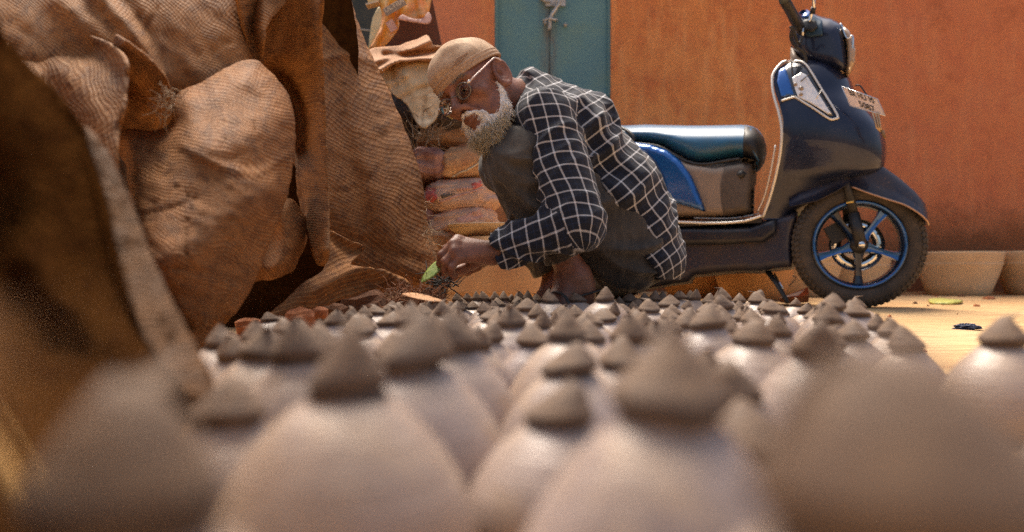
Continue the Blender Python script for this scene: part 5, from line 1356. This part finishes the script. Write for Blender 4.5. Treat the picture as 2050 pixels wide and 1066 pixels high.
# ---- checked shirt
def plaid():
    m = bpy.data.materials.new("checked_cotton"); m.use_nodes = True; nt, b = nodes_of(m); b.inputs["Roughness"].default_value = .85; b.inputs["Specular IOR Level"].default_value = .2
    b.inputs["Sheen Weight"].default_value = .15
    uv = nt.nodes.new("ShaderNodeUVMap").outputs[0]; sx = nt.nodes.new("ShaderNodeSeparateXYZ"); nt.links.new(uv, sx.inputs[0])
    T = .0315
    nz = noise_n(nt, 500, 2, .7, uv); wob = math_n(nt, 'MULTIPLY', math_n(nt, 'SUBTRACT', noise_n(nt, 30, 2, .5, uv), .5), .0025)
    def band(c, off, w):
        x = math_n(nt, 'ADD', math_n(nt, 'ADD', c, off), wob); x = math_n(nt, 'PINGPONG', x, T/2); return range_n(nt, x, w+.0005, w-.0005, 0, 1)
    u1, v1 = band(sx.outputs[0], 0, .0019), band(sx.outputs[1], 0, .0019)
    u2, v2 = band(sx.outputs[0], .0072, .0006), band(sx.outputs[1], .0072, .0006)
    u3, v3 = band(sx.outputs[0], T/2, .0010), band(sx.outputs[1], T/2, .0010)
    c = mix_n(nt, range_n(nt, nz, .4, .7), (.010,.012,.020), (.028,.030,.042))
    c = mix_n(nt, math_n(nt, 'MULTIPLY', u3, .10), c, (.05,.10,.25)); c = mix_n(nt, math_n(nt, 'MULTIPLY', v3, .10), c, (.05,.10,.25))
    wht = (.62,.60,.60)
    for s, k in ((u1,.66),(v1,.66)): c = mix_n(nt, math_n(nt, 'MULTIPLY', s, math_n(nt, 'MULTIPLY', range_n(nt, nz, .3, .6, .75, 1), k)), c, wht)
    c = mix_n(nt, math_n(nt, 'MULTIPLY', math_n(nt, 'MULTIPLY', u1, v1), .8), c, (.72,.71,.72))
    nt.links.new(c, b.inputs["Base Color"])
    bp = nt.nodes.new("ShaderNodeBump"); bp.inputs["Strength"].default_value = .5; bp.inputs["Distance"].default_value = .0012; nt.links.new(noise_n(nt, 260, 3, .6, uv), bp.inputs["Height"])
    b2 = nt.nodes.new("ShaderNodeBump"); b2.inputs["Strength"].default_value = .45; b2.inputs["Distance"].default_value = .006; nt.links.new(noise_n(nt, 16, 4, .6, uv), b2.inputs["Height"]); nt.links.new(bp.outputs[0], b2.inputs["Normal"]); nt.links.new(b2.outputs[0], b.inputs["Normal"])
    return m
shirt_m = plaid()
def seg_uv(Q, a, b, off=0.0, ref=(0,-1,0), r=None, tw=0.0):
    a = np.asarray(a); b = np.asarray(b); ax = (b-a)/np.linalg.norm(b-a); ref = np.asarray(ref, float); e1 = ref-ax*(ref@ax); e1 /= np.linalg.norm(e1); e2 = np.cross(ax, e1)
    p = Q-a; x = p@e1; y = p@e2; return np.arctan2(y, x), p@ax+off, np.hypot(x, y)
SEG = {  # name: (a,b,radius a,b, along offset)
 'collar': (P(1040,178,1.93), neckb, .058, .074),
 'up': (neckb, P(1140,285,1.96), .080, .118),
 'mid': (P(1140,285,1.96), P(1225,400,1.98), .118, .118),
 'low': (P(1225,400,1.98), P(1262,470,2.0), .120, .108),
 'tail': (P(1258,452,1.99), P(1292,515,1.98), .118, .092),
 'shl': (neckb, nS, .070, .066), 'uarm': (nS, nE, .068, .061), 'farm': (nE, nW+(nE-nW)*.03, .060, .040),
 'shr': (neckb, fS, .070, .066), 'uarmr': (fS, fE, .068, .061), 'farmr': (fE, fW+(fE-fW)*.05, .058, .042)}
def folds_n(Q, a, b, amp, freq, seed, skew=.6):
    th, z, r = seg_uv(Q, a, b); L = np.linalg.norm(np.asarray(b)-a)
    q = np.c_[np.cos(th)*.9, np.sin(th)*.9, z*freq+skew*np.sin(th+seed)]
    return amp*(1-2*np.abs(vnoise(q, 1.0, seed)))
hemA, hemB = P(1195,352,1.8), P(1340,578,1.8); hdv = hemB-hemA; hn = np.array([hdv[2], 0, -hdv[0]]); hn /= np.linalg.norm(hn)
if hn[0] > 0: hn = -hn           # points to the lower left, away from the kept cloth
def torso_d(Q):
    sq = Q.copy(); yc = 1.975; yy = sq[:,1]-yc; sq[:,1] = yc+yy/1.32
    d = np.full(len(Q), 9.)
    for k in ('up','mid','low'): a,b,ra,rb = SEG[k]; d = smin(d, s_cap(sq, a, b, ra, rb), .03)
    a,b,ra,rb = SEG['tail']; d = smin(d, s_cap(sq, a, b, ra, rb), .03)
    d = d-folds_n(Q, P(1100,240,1.96), P(1290,520,2.0), .012, 15, 5, 1.6)-.003*(1-2*np.abs(vnoise(Q, 30, 5)))
    d -= .008*np.sin((Q[:,0]*.55+Q[:,2]*.83)*62+4*vnoise(Q, 7, 8))*np.exp(-((Q[:,0]-.22)/.08)**2)
    cut = (Q-hemA)@hn+.004*np.sin(Q[:,2]*55)
    return smax(d, cut, .004)
def shirt_sdf(Q):
    d = torso_d(Q)
    a,b,ra,rb = SEG['collar']; c = s_cap(Q, a, b, ra, rb); c = smax(c, -((Q-a)@((b-a)/np.linalg.norm(b-a)))-.004, .004); d = smin(d, c, .02)
    for (s1, s2, s3, sd) in (('shl','uarm','farm',3),('shr','uarmr','farmr',9)):
        a,b,ra,rb = SEG[s1]; x = s_cap(Q, a, b, ra, rb); d = smin(d, x, .03)
        a,b,ra,rb = SEG[s2]; x = s_cap(Q, a, b, ra, rb)-folds_n(Q, a, b, .0095, 22, sd); 
        a,b,ra,rb = SEG[s3]; y = s_cap(Q, a, b, ra, rb)-folds_n(Q, a, b, .0090, 26, sd+1, 1.2)
        ax = (b-a)/np.linalg.norm(b-a); y = smax(y, (Q-b)@ax, .003)
        y = smax(y, -(s_cap(Q, b-ax*.03, b+ax*.03, rb-.006, rb-.006)), .002)
        arm = smin(x, y, .022)
        d = smin(d, arm, .014)
    return d
V, F = surface(shirt_sdf, (-.20,1.60,.12), (.50,2.36,.72), .0042, margin=1.7)
V = relax(V, F, 2, .5)
ce = V[F].mean(1); fl = np.array([0,0,0])
names = ['collar','up','mid','low','shl','uarm','farm','shr','uarmr','farmr']
ds = []
for k in names:
    a,b,ra,rb = SEG[k]; Qx = ce
    if k in ('up','mid','low'): Qx = ce.copy(); Qx[:,1] = 1.975+(Qx[:,1]-1.975)/1.32
    ds.append(s_cap(Qx, a, b, ra, rb)+(.012 if k in ('shl','shr','collar') else 0))
sel = np.argmin(np.stack(ds, 1), 1)
uv = np.zeros((len(F), 4, 2)); 
for i, k in enumerate(names):
    m = sel == i
    if not m.any(): continue
    Qv = V[F[m]].reshape(-1, 3)
    if k in ('up','mid','low','collar','shl','shr'):
        # one continuous chart for the trunk: around the bent spine
        a, b = P(1062,214,1.96), P(1275,500,1.99); th, z, r = seg_uv(Qv, a, b); thc, zc, rc = seg_uv(ce[m], a, b)
        x0 = Qv; u = .14*th; R0 = .14
        bend = z+.25*np.cos(th)*0
        # bow of the back: advance along with curvature
        u = u.reshape(-1, 4); c0 = (.14*thc)[:,None]; per = .14*2*math.pi; u = u-np.round((u-c0)/per)*per
        uv[m,:,0] = u+.012*vnoise(Qv, 9, 4).reshape(-1,4); uv[m,:,1] = (z+.01*vnoise(Qv, 8, 5)).reshape(-1,4)
    else:
        a,b,ra,rb = SEG[k]; R0 = (ra+rb)/2*1.02
        off = 0 if 'uarm' in k else np.linalg.norm(SEG['uarm'][1]-SEG['uarm'][0])
        th, z, r = seg_uv(Qv, a, b, off); thc, _, _ = seg_uv(ce[m], a, b)
        u = (R0*th).reshape(-1,4); c0 = (R0*thc)[:,None]; per = R0*2*math.pi; u = u-np.round((u-c0)/per)*per
        # slanting pull lines of the cloth
        uv[m,:,0] = u+.010*vnoise(Qv, 10, 6).reshape(-1,4); uv[m,:,1] = z.reshape(-1,4)+.012*np.sin(th.reshape(-1,4)*1.0+.6)+.006*vnoise(Qv, 14, 7).reshape(-1,4)
shirt = mesh("checked_shirt", V, F, shirt_m, man, uv=uv.reshape(-1,2))
# collar fold and button placket as separate pieces
col_ = []
for k in range(15):
    t = k/14; a = -1.9+3.8*t; ax_ = (neckb-P(1040,178,1.93)); ax_ /= np.linalg.norm(ax_); e1 = np.array([0,-1.,0]); e1 -= ax_*(e1@ax_); e1 /= np.linalg.norm(e1); e2 = np.cross(ax_, e1)
    rr_ = .066+.004*math.sin(3*a); col_.append((P(1046,186,1.93)+ax_*(.012+.012*abs(t-.35)), e1*math.cos(a)+e2*math.sin(a), rr_))
Vc = [];
for (c_, dr_, rr_) in col_:
    for (o_, q_) in ((0,rr_-.004),(.004,rr_+.004),(.022,rr_+.010),(.030,rr_+.012),(.030,rr_+.008),(.018,rr_+.004),(.0,rr_-.008)): Vc.append(c_+ax_*o_+dr_*q_)
Fc = [(i*7+j, i*7+(j+1)%7, (i+1)*7+(j+1)%7, (i+1)*7+j) for i in range(14) for j in range(7)]
Uc = np.array([[(i//7)*.018, (i%7)*.009] for f in Fc for i in f]); mesh('shirt_collar', np.array(Vc), Fc, shirt_m, shirt, uv=Uc)
cp = smoothline([P(1031,168,1.82), P(1040,186,1.80), P(1052,214,1.80), P(1062,240,1.82), P(1072,262,1.85)], 4)

# ---- trousers
trs = mat("grey_brown_cotton", (.055,.046,.038), .88, col2=(.038,.032,.027), nscale=20, bump=.7, bscale=180, bdist=.0012, col3=(.085,.070,.056), n3scale=9, speck=((.14,.12,.10), 380, .68), sheen=.2)
nt, b = nodes_of(trs); b2 = nt.nodes.new("ShaderNodeBump"); b2.inputs["Strength"].default_value = .6; b2.inputs["Distance"].default_value = .012
mpt = nt.nodes.new("ShaderNodeMapping"); mpt.inputs["Scale"].default_value = (14, 8, 5); mpt.inputs["Rotation"].default_value = (0,.5,0); tct = nt.nodes.new("ShaderNodeTexCoord"); nt.links.new(tct.outputs["Object"], mpt.inputs[0])
nt.links.new(noise_n(nt, 1.0, 5, .6, mpt.outputs[0]), b2.inputs["Height"]); nt.links.new(b.inputs["Normal"].links[0].from_socket, b2.inputs["Normal"]); nt.links.new(b2.outputs[0], b.inputs["Normal"])
hemN = P(1136,508,1.83); hemF = P(1108,540,2.12)
def trouser_sdf(Q):
    d = np.full(len(Q), 9.)
    for (H, K, A, hm, sd) in ((nH,nK,nA,hemN,1),(fHp,fK,fA,hemF,2)):
        t = s_cap(Q, H-np.array([.008,0,0]), K, .096, .070)-folds_n(Q, H, K, .015, 11, sd*7, 1.8)-.004*(1-2*np.abs(vnoise(Q*np.array([1,1,.35]), 40, sd)))
        s = s_cap(Q, K, hm, .068, .052)-folds_n(Q, K, hm, .013, 14, sd*5, 1.4)-.004*(1-2*np.abs(vnoise(Q*np.array([1,1,.35]), 44, sd+3)))
        ax = (hm-K)/np.linalg.norm(hm-K); s = smax(s, (Q-hm)@ax-.004, .004)
        s = smax(s, -s_cap(Q, hm-ax*.02, hm+ax*.04, .044, .044), .002)
        # creases where the cloth is pulled over the knee
        rel = Q-K; t2 = .006*np.sin(np.linalg.norm(rel-np.array([.02,0,-.03]), axis=1)*150+2*vnoise(Q, 9, 3))*np.exp(-(np.linalg.norm(rel, axis=1)/.11)**2)
        d = smin(d, smin(t, s, .022)-t2, .012)
    d = smin(d, s_cap(Q, P(1262,476,1.99), P(1235,430,1.99), .092, .092), .04)
    return d
V, F = surface(trouser_sdf, (-.10,1.66,.03), (.48,2.40,.57), .0045, margin=1.7); V = relax(V, F, 2, .5)
mesh("trousers", V, F, trs, man)

# ---- cap
capm = mat("tan_crochet", (.55,.37,.23), .95, col2=(.42,.27,.165), nscale=60, bump=.8, bscale=420, bdist=.0016, col3=(.64,.46,.31), n3scale=18, speck=((.24,.14,.08), 300, .56))
capb = mat("tan_cap_band", (.36,.22,.135), .95, col2=(.56,.38,.25), nscale=200, bump=.8, bscale=500, bdist=.0015)
cN = np.array([.27, 0, -.96]); cN = -cN/np.linalg.norm(cN)    # kept side is above
# brim plane through the front of the brow and just above the ear
c1, c2 = np.array([.108,0,.040]), np.array([-.050,0,.052]); cd = c2-c1; cpn = np.array([-cd[2],0,cd[0]]); cpn /= np.linalg.norm(cpn); cpn = cpn if cpn[2] > 0 else -cpn
def cap_sdf(Q):
    L = (Q-HO)@HR/HS; d = s_ell(L, (.000,0,.056), (.106,.084,.088)); d = smin(d, s_ell(L, (.045,0,.080), (.056,.060,.046)), .03)
    d -= .0022*vnoise(L, 26, 3)+.003*(1-2*np.abs(vnoise(L*np.array([1,1,2.2]), 14, 6)))
    sh = np.maximum(d, -(d+.0075)); pl_ = -((L-c1)@cpn); sh = smax(sh, pl_, .002)
    return sh*HS
def band_sdf(Q):
    L = (Q-HO)@HR/HS; d = s_ell(L, (.000,0,.056), (.1095,.0875,.091)); d = smin(d, s_ell(L, (.045,0,.080), (.059,.063,.049)), .03); d -= .001*vnoise(L, 26, 3)
    h2 = (L-c1)@cpn; bump_ = .0012*np.sin(h2*700); sh = np.maximum(d-bump_, -(d+.004)); return smax(smax(sh, -h2-.0015, .002), h2-.024, .003)*HS
lo, hi = HO-.16, HO+.19
V, F = surface(cap_sdf, lo, hi, .0026, margin=1.8); cap_o = mesh("cap", relax(V, F, 1), F, capm, man)
V, F = surface(band_sdf, lo, hi, .0026, margin=1.8); mesh("cap_band", relax(V, F, 1), F, capb, cap_o)
bvc = bvh_of(cap_o)
# crochet motif: rows of raised stitches
parts = []
for i in range(9):
    for j in range(4):
        x, y = 903+i*2.6+j*3.4, 137-i*1.8+j*-6.2+i*j*.1
        c = hit(bvc, x+ (j%2)*1.2, y, .0012, HD-.1); V, F = lathe([(0,.0012),(.0013,.0008),(.0017,0),(.0013,-.0008)], 6, c, np.c_[[1,0,0],[0,0,1],[0,-1,0]]); parts.append((V, F))
mesh("stitches", *join(parts), mat("dark_stitch", (.42,.26,.17), .9), cap_o)

# ---- eyes, glasses
eyew = mat("eye_white", (.45,.38,.34), .25, coat=.5); iris = mat("dark_iris", (.02,.012,.008), .15, coat=.8)
def ball_at(c, r, m, name, par, n=16):
    V, F = lathe([(r*math.sin(math.pi*k/10), -r*math.cos(math.pi*k/10)) for k in range(11)], n, c); return mesh(name, V, F, m, par)
for s in (1, -1):
    ec = hw(.0835, s*.031, .0128); e = ball_at(ec, .0126*HS, eyew, "eye", man); look = fh*.85+np.array([0,-.1,-.55]); look /= np.linalg.norm(look)
    ball_at(ec+look*.0085*HS, .0056*HS, iris, "iris", e)
gl = mat("spectacle_metal", (.18,.15,.13), .35, .8); gls = mat("spectacle_temple", (.66,.50,.44), .35, .5)
lens_m = bpy.data.materials.new("lens_glass"); lens_m.use_nodes = True; nt, b = nodes_of(lens_m); b.inputs["Transmission Weight"].default_value = 1; b.inputs["Roughness"].default_value = .03; b.inputs["IOR"].default_value = 1.12; b.inputs["Base Color"].default_value = (.8,.78,.75,1)
spec_r = empty("glasses", HO); spec_r.parent = man; spec_r.location = (0,0,0); ORG[spec_r.name] = ORG[man.name]
for s in (1, -1):
    pts = []
    for k in range(25):
        a = 2*math.pi*k/24; pts.append(hw(.112-.004*abs(math.cos(a)), s*(.0345+.0225*math.cos(a)), .004+.0185*math.sin(a)))
    mesh("rim", *tube(pts, .0020, 6, cap=False), gl, spec_r)
    c = hw(.1105, s*.0345, .004); V = np.array([c]+pts[:-1]); F = [(0, i+1, (i+1)%24+1) for i in range(24)]; V2 = V+fh*.0012; 
    mesh("lens", np.vstack([V, V2]), F+[tuple(x+25 for x in f[::-1]) for f in F]+[(i+1, i+26, (i+1)%24+26, (i+1)%24+1) for i in range(24)], lens_m, spec_r)
    mesh("temple", *tube(smoothline([hw(.106, s*.058, .010), hw(.095, s*.072, .015), hw(.055, s*.081, .026), hw(.012, s*.086, .038), hw(-.006, s*.088, .040), hw(-.024, s*.088, .026)], 5), .0021, 6), gls, spec_r)
    mesh("hinge", *tube([hw(.107, s*.056, .011), hw(.103, s*.064, .014)], .0034, 8), mat("hinge_metal", (.85,.8,.75), .2, .8) if s == 1 else bpy.data.materials["hinge_metal"], spec_r)
mesh("bridge", *tube(smoothline([hw(.112,.012,.006), hw(.118,0,.010), hw(.112,-.012,.006)], 4), .0016, 6), gl, spec_r)

# ---- hair and beard
def hair_mat(name, c1, c2, c3):
    m = bpy.data.materials.new(name); m.use_nodes = True; nt, b = nodes_of(m); b.inputs["Roughness"].default_value = .55
    n = noise_n(nt, 55, 3, .6); c = mix_n(nt, range_n(nt, n, .4, .62), c1, c2)
    n2 = noise_n(nt, 300, 2, .8); c = mix_n(nt, range_n(nt, n2, .5, .7, 0, .7), c, c3); nt.links.new(c, b.inputs["Base Color"]); return m
white_h = hair_mat("white_hair", (.93,.90,.86), (.84,.79,.72), (.58,.50,.43)); yel_h = hair_mat("yellowed_hair", (.62,.52,.34), (.50,.40,.25), (.30,.22,.13)); grey_h = hair_mat("grey_hair", (.50,.44,.38), (.36,.29,.24), (.18,.13,.10))
def beard_core(Q):
    L = (Q-HO)@HR/HS; ay = np.abs(L[:,1]); M = np.c_[L[:,0], ay, L[:,2]]
    d = s_cap(M, (.008,.066,-.016), (.030,.050,-.068), .009, .014); d = smin(d, s_cap(M, (.030,.050,-.068), (.080,.016,-.100), .014, .019), .015)
    d = smin(d, s_cap(L, (.080,0,-.098), (.090,0,-.122), .024, .013), .02)
    d = smin(d, s_cap(M, (.107,.007,-.0405), (.093,.030,-.058), .0045, .0055), .006)
    d = smin(d, s_cap(M, (.086,.030,-.068), (.080,.026,-.092), .007, .012), .01)
    w = .0035*(1-2*np.abs(vnoise(L*np.array([1,1,.35]), 95, 4)))+.0015*vnoise(L, 260, 9)
    return (d-w)*HS
V, F = surface(beard_core, HO-.18, HO+.20, .0026, margin=1.9)
beard = mesh("beard", V, F, white_h, man)
rg = np.random.default_rng(12)
Lb = (V-HO)@HR/HS
def strand_mesh(P0, Dv, Ln, r, seed, name, m, par, grav=.3, curl=.35, toward=None):
    rg = np.random.default_rng(seed); n = len(P0); K = 5; pts = [P0]; v = Dv/np.linalg.norm(Dv, axis=1)[:,None]
    for k in range(K):
        v = v+rg.normal(size=(n,3))*curl*.5; v[:,2] -= grav/K
        if toward is not None: v = v+toward*.12
        v /= np.linalg.norm(v, axis=1)[:,None]; pts.append(pts[-1]+v*(Ln/K)[:,None])
    pts = np.stack(pts, 1); vv = []; F = []; rr = r*np.array([1,1,.9,.75,.5,.15])
    side = np.cross(pts[:,-1]-pts[:,0], rg.normal(size=(n,3))); side /= np.linalg.norm(side, axis=1)[:,None]+1e-9; s2 = np.cross(side, v); s2 /= np.linalg.norm(s2, axis=1)[:,None]+1e-9
    for k in range(K+1):
        for a in (0, 2*math.pi/3, 4*math.pi/3): vv.append(pts[:,k]+rr[k]*(math.cos(a)*side+math.sin(a)*s2))
    vv = np.stack(vv, 1); W = vv.reshape(-1, 3); base = np.arange(n)*(3*(K+1))
    for k in range(K):
        for a in range(3):
            q = np.stack([base+3*k+a, base+3*k+(a+1)%3, base+3*k+3+(a+1)%3, base+3*k+3+a], 1); F.append(q)
    return mesh(name, W, np.vstack(F), m, par)
# beard strands start on the core surface and flow down the face towards the chin point
nrm = np.zeros_like(V); q4 = V[F]; nn_ = np.cross(q4[:,2]-q4[:,0], q4[:,3]-q4[:,1]); 
for k in range(4): np.add.at(nrm, F[:,k], nn_)
nrm /= np.linalg.norm(nrm, axis=1)[:,None]+1e-9
if (nrm*(V-V.mean(0))).sum() < 0: nrm = -nrm
down = HR@np.array([.45,0,-.9]); idx = rg.choice(len(V), 5200)
mouth = np.linalg.norm((Lb[idx]-np.array([.110,0,-.056]))*np.array([1,.8,1.6]), axis=1) < .016
idx = idx[~mouth]
Dv = nrm[idx]*.30+down*1.0+rg.normal(size=(len(idx),3))*.20
lowz = Lb[idx][:,2]; Ln = np.where(lowz < -.08, .022, np.where(lowz < -.045, .014, .008))*(.6+.7*rg.random(len(idx)))*HS
Ln = np.where(Lb[idx][:,0] > .098, .006, Ln)
strand_mesh(V[idx]-nrm[idx]*.001, Dv, Ln, .00062, 3, "beard_strands", white_h, beard)
tip = idx[lowz < -.085]; rg2 = np.random.default_rng(5)
strand_mesh(V[tip], nrm[tip]*.4+down+rg2.normal(size=(len(tip),3))*.25, (.020+.016*rg2.random(len(tip))), .0006, 4, "yellowed_strands", yel_h, beard)
# sideburn and hair at the temple and nape, grown from the skin
def scalp(cond, n, Lr, dirv, seed, name, m, lift=.35, r=.0005):
    rg = np.random.default_rng(seed); out = []; k = 0
    vv = V2h; L = (vv-HO)@HR/HS; ok = np.where(cond(L))[0]
    if len(ok) == 0: return
    id_ = rg.choice(ok, n); p = vv[id_]; N = (p-hw(0,0,.02)); N /= np.linalg.norm(N, axis=1)[:,None]
    strand_mesh(p-N*.001, N*lift+np.asarray(dirv)+rg.normal(size=(n,3))*.22, Lr*(.6+.8*rg.random(n)), r, seed, name, m, man, grav=.1)
V2h = V2[np.linalg.norm(V2-HO, axis=1) < .2]
scalp(lambda L: (L[:,1] > .045)&(L[:,0] > .008)&(L[:,0] < .034)&(L[:,2] > -.02)&(L[:,2] < .06), 1100, .010, HR@np.array([.2,.1,-1.]), 6, "sideburn", grey_h)
scalp(lambda L: (np.abs(L[:,1]) > .02)&(L[:,0] < -.028)&(L[:,2] > -.02)&(L[:,2] < .06), 1800, .012, HR@np.array([-.5,0,-.8]), 7, "hair", white_h)
scalp(lambda L: (L[:,1] > .03)&(L[:,0] > .02)&(L[:,0] < .045)&(L[:,2] > .02)&(L[:,2] < .060), 500, .008, HR@np.array([-.6,.1,.4]), 8, "temple_hair", grey_h)
for s in (1, -1):
    rg3 = np.random.default_rng(9+s); n = 120; t = rg3.random(n); p = np.array([hw(.106-.018*a, s*(.014+.036*a), .037+.004*math.sin(3*a)) for a in t])
    strand_mesh(p, np.tile(HR@np.array([.4, s*.7, -.2]), (n,1))+rg3.normal(size=(n,3))*.3, np.full(n,.010), .0006, 20+s, "eyebrow", grey_h, man, grav=.1)
# nails
nail = mat("finger_nail", (.52,.30,.22), .35)
for ch in chains[:4]:
    a, b_ = ch[0][-2], ch[0][-1]; d_ = (b_-a)/np.linalg.norm(b_-a); c = b_+np.array([-.003,-.0045,.001]); V, F = lathe([(0,.0012),(.0034,.0008),(.0042,0)], 10, c, rot_cols(d_, [0,0,1])@np.array([[1,0,0],[0,0,1],[0,1,0]])); mesh("nail", V, F, nail, man)
# sandal on the near foot
strap = mat("dark_rubber_sandal", (.03,.026,.024), .6, col2=(.06,.05,.045), nscale=30)
sa = empty("sandal", nA); sa.parent = man; sa.location = (0,0,0); ORG[sa.name] = ORG[man.name]
fo = [nA+np.array([x*.70-y*.70, x*.74+y*.70, 0]) for x, y in ((.07,0),(.05,-.042),(-.05,-.045),(-.17,-.05),(-.19,0),(-.16,.035),(-.05,.035),(.05,.035))]
fo = smoothline(fo, 4, True); V = np.vstack([np.c_[fo[:,:2], np.full(len(fo),.002)], np.c_[fo[:,:2], np.full(len(fo),.016)]]); n = len(fo)
mesh("sole", V, [tuple(range(n))[::-1], tuple(range(n,2*n))]+[(i,(i+1)%n,(i+1)%n+n,i+n) for i in range(n)], strap, sa)
mesh("strap", *tube(smoothline([nA+np.array([-.01,-.095,-.075]), nA+np.array([-.03,-.075,-.040]), nA+np.array([-.055,-.050,-.034]), nA+np.array([-.085,-.030,-.060])],4), .006, 8, flat=.4), strap, sa)
mesh("heel_strap", *tube(smoothline([nA+np.array([-.05,-.040,-.06]), nA+np.array([.02,-.043,-.04]), nA+np.array([.062,0,-.03]), nA+np.array([.02,.043,-.04])],4), .006, 8, flat=.4), strap, sa)
# the green leaf in the hand
green = mat("green_leaf", (.16,.26,.035), .5, col2=(.28,.32,.06), nscale=60, bump=.3, bscale=80)
o = cloth("green_leaf", [(843,566),(847,552),(860,534),(874,522),(886,517),(890,522),(886,534),(874,548),(858,560)], green, plane_d([(845,560,1.72),(885,520,1.735),(870,545,1.72)]), step=3, smooth=3, wr=.004, seed=50, thick=.0015, edgew=.4)
tag(o, "green leaf pinched in the man's fingertips beside the torn burlap", "leaf")
tag(twigs("dark_twigs", [(880,560,12,8),(870,566,10,6),(895,566,8,8)], 46, 18, 1.78, .035, .0018, mat("black_twig", (.025,.022,.022), .8), updir=(0,-.2,.1), wob=1.0, jd=.02), kind="stuff", label="dark twigs and debris heaped below the man's fingers")
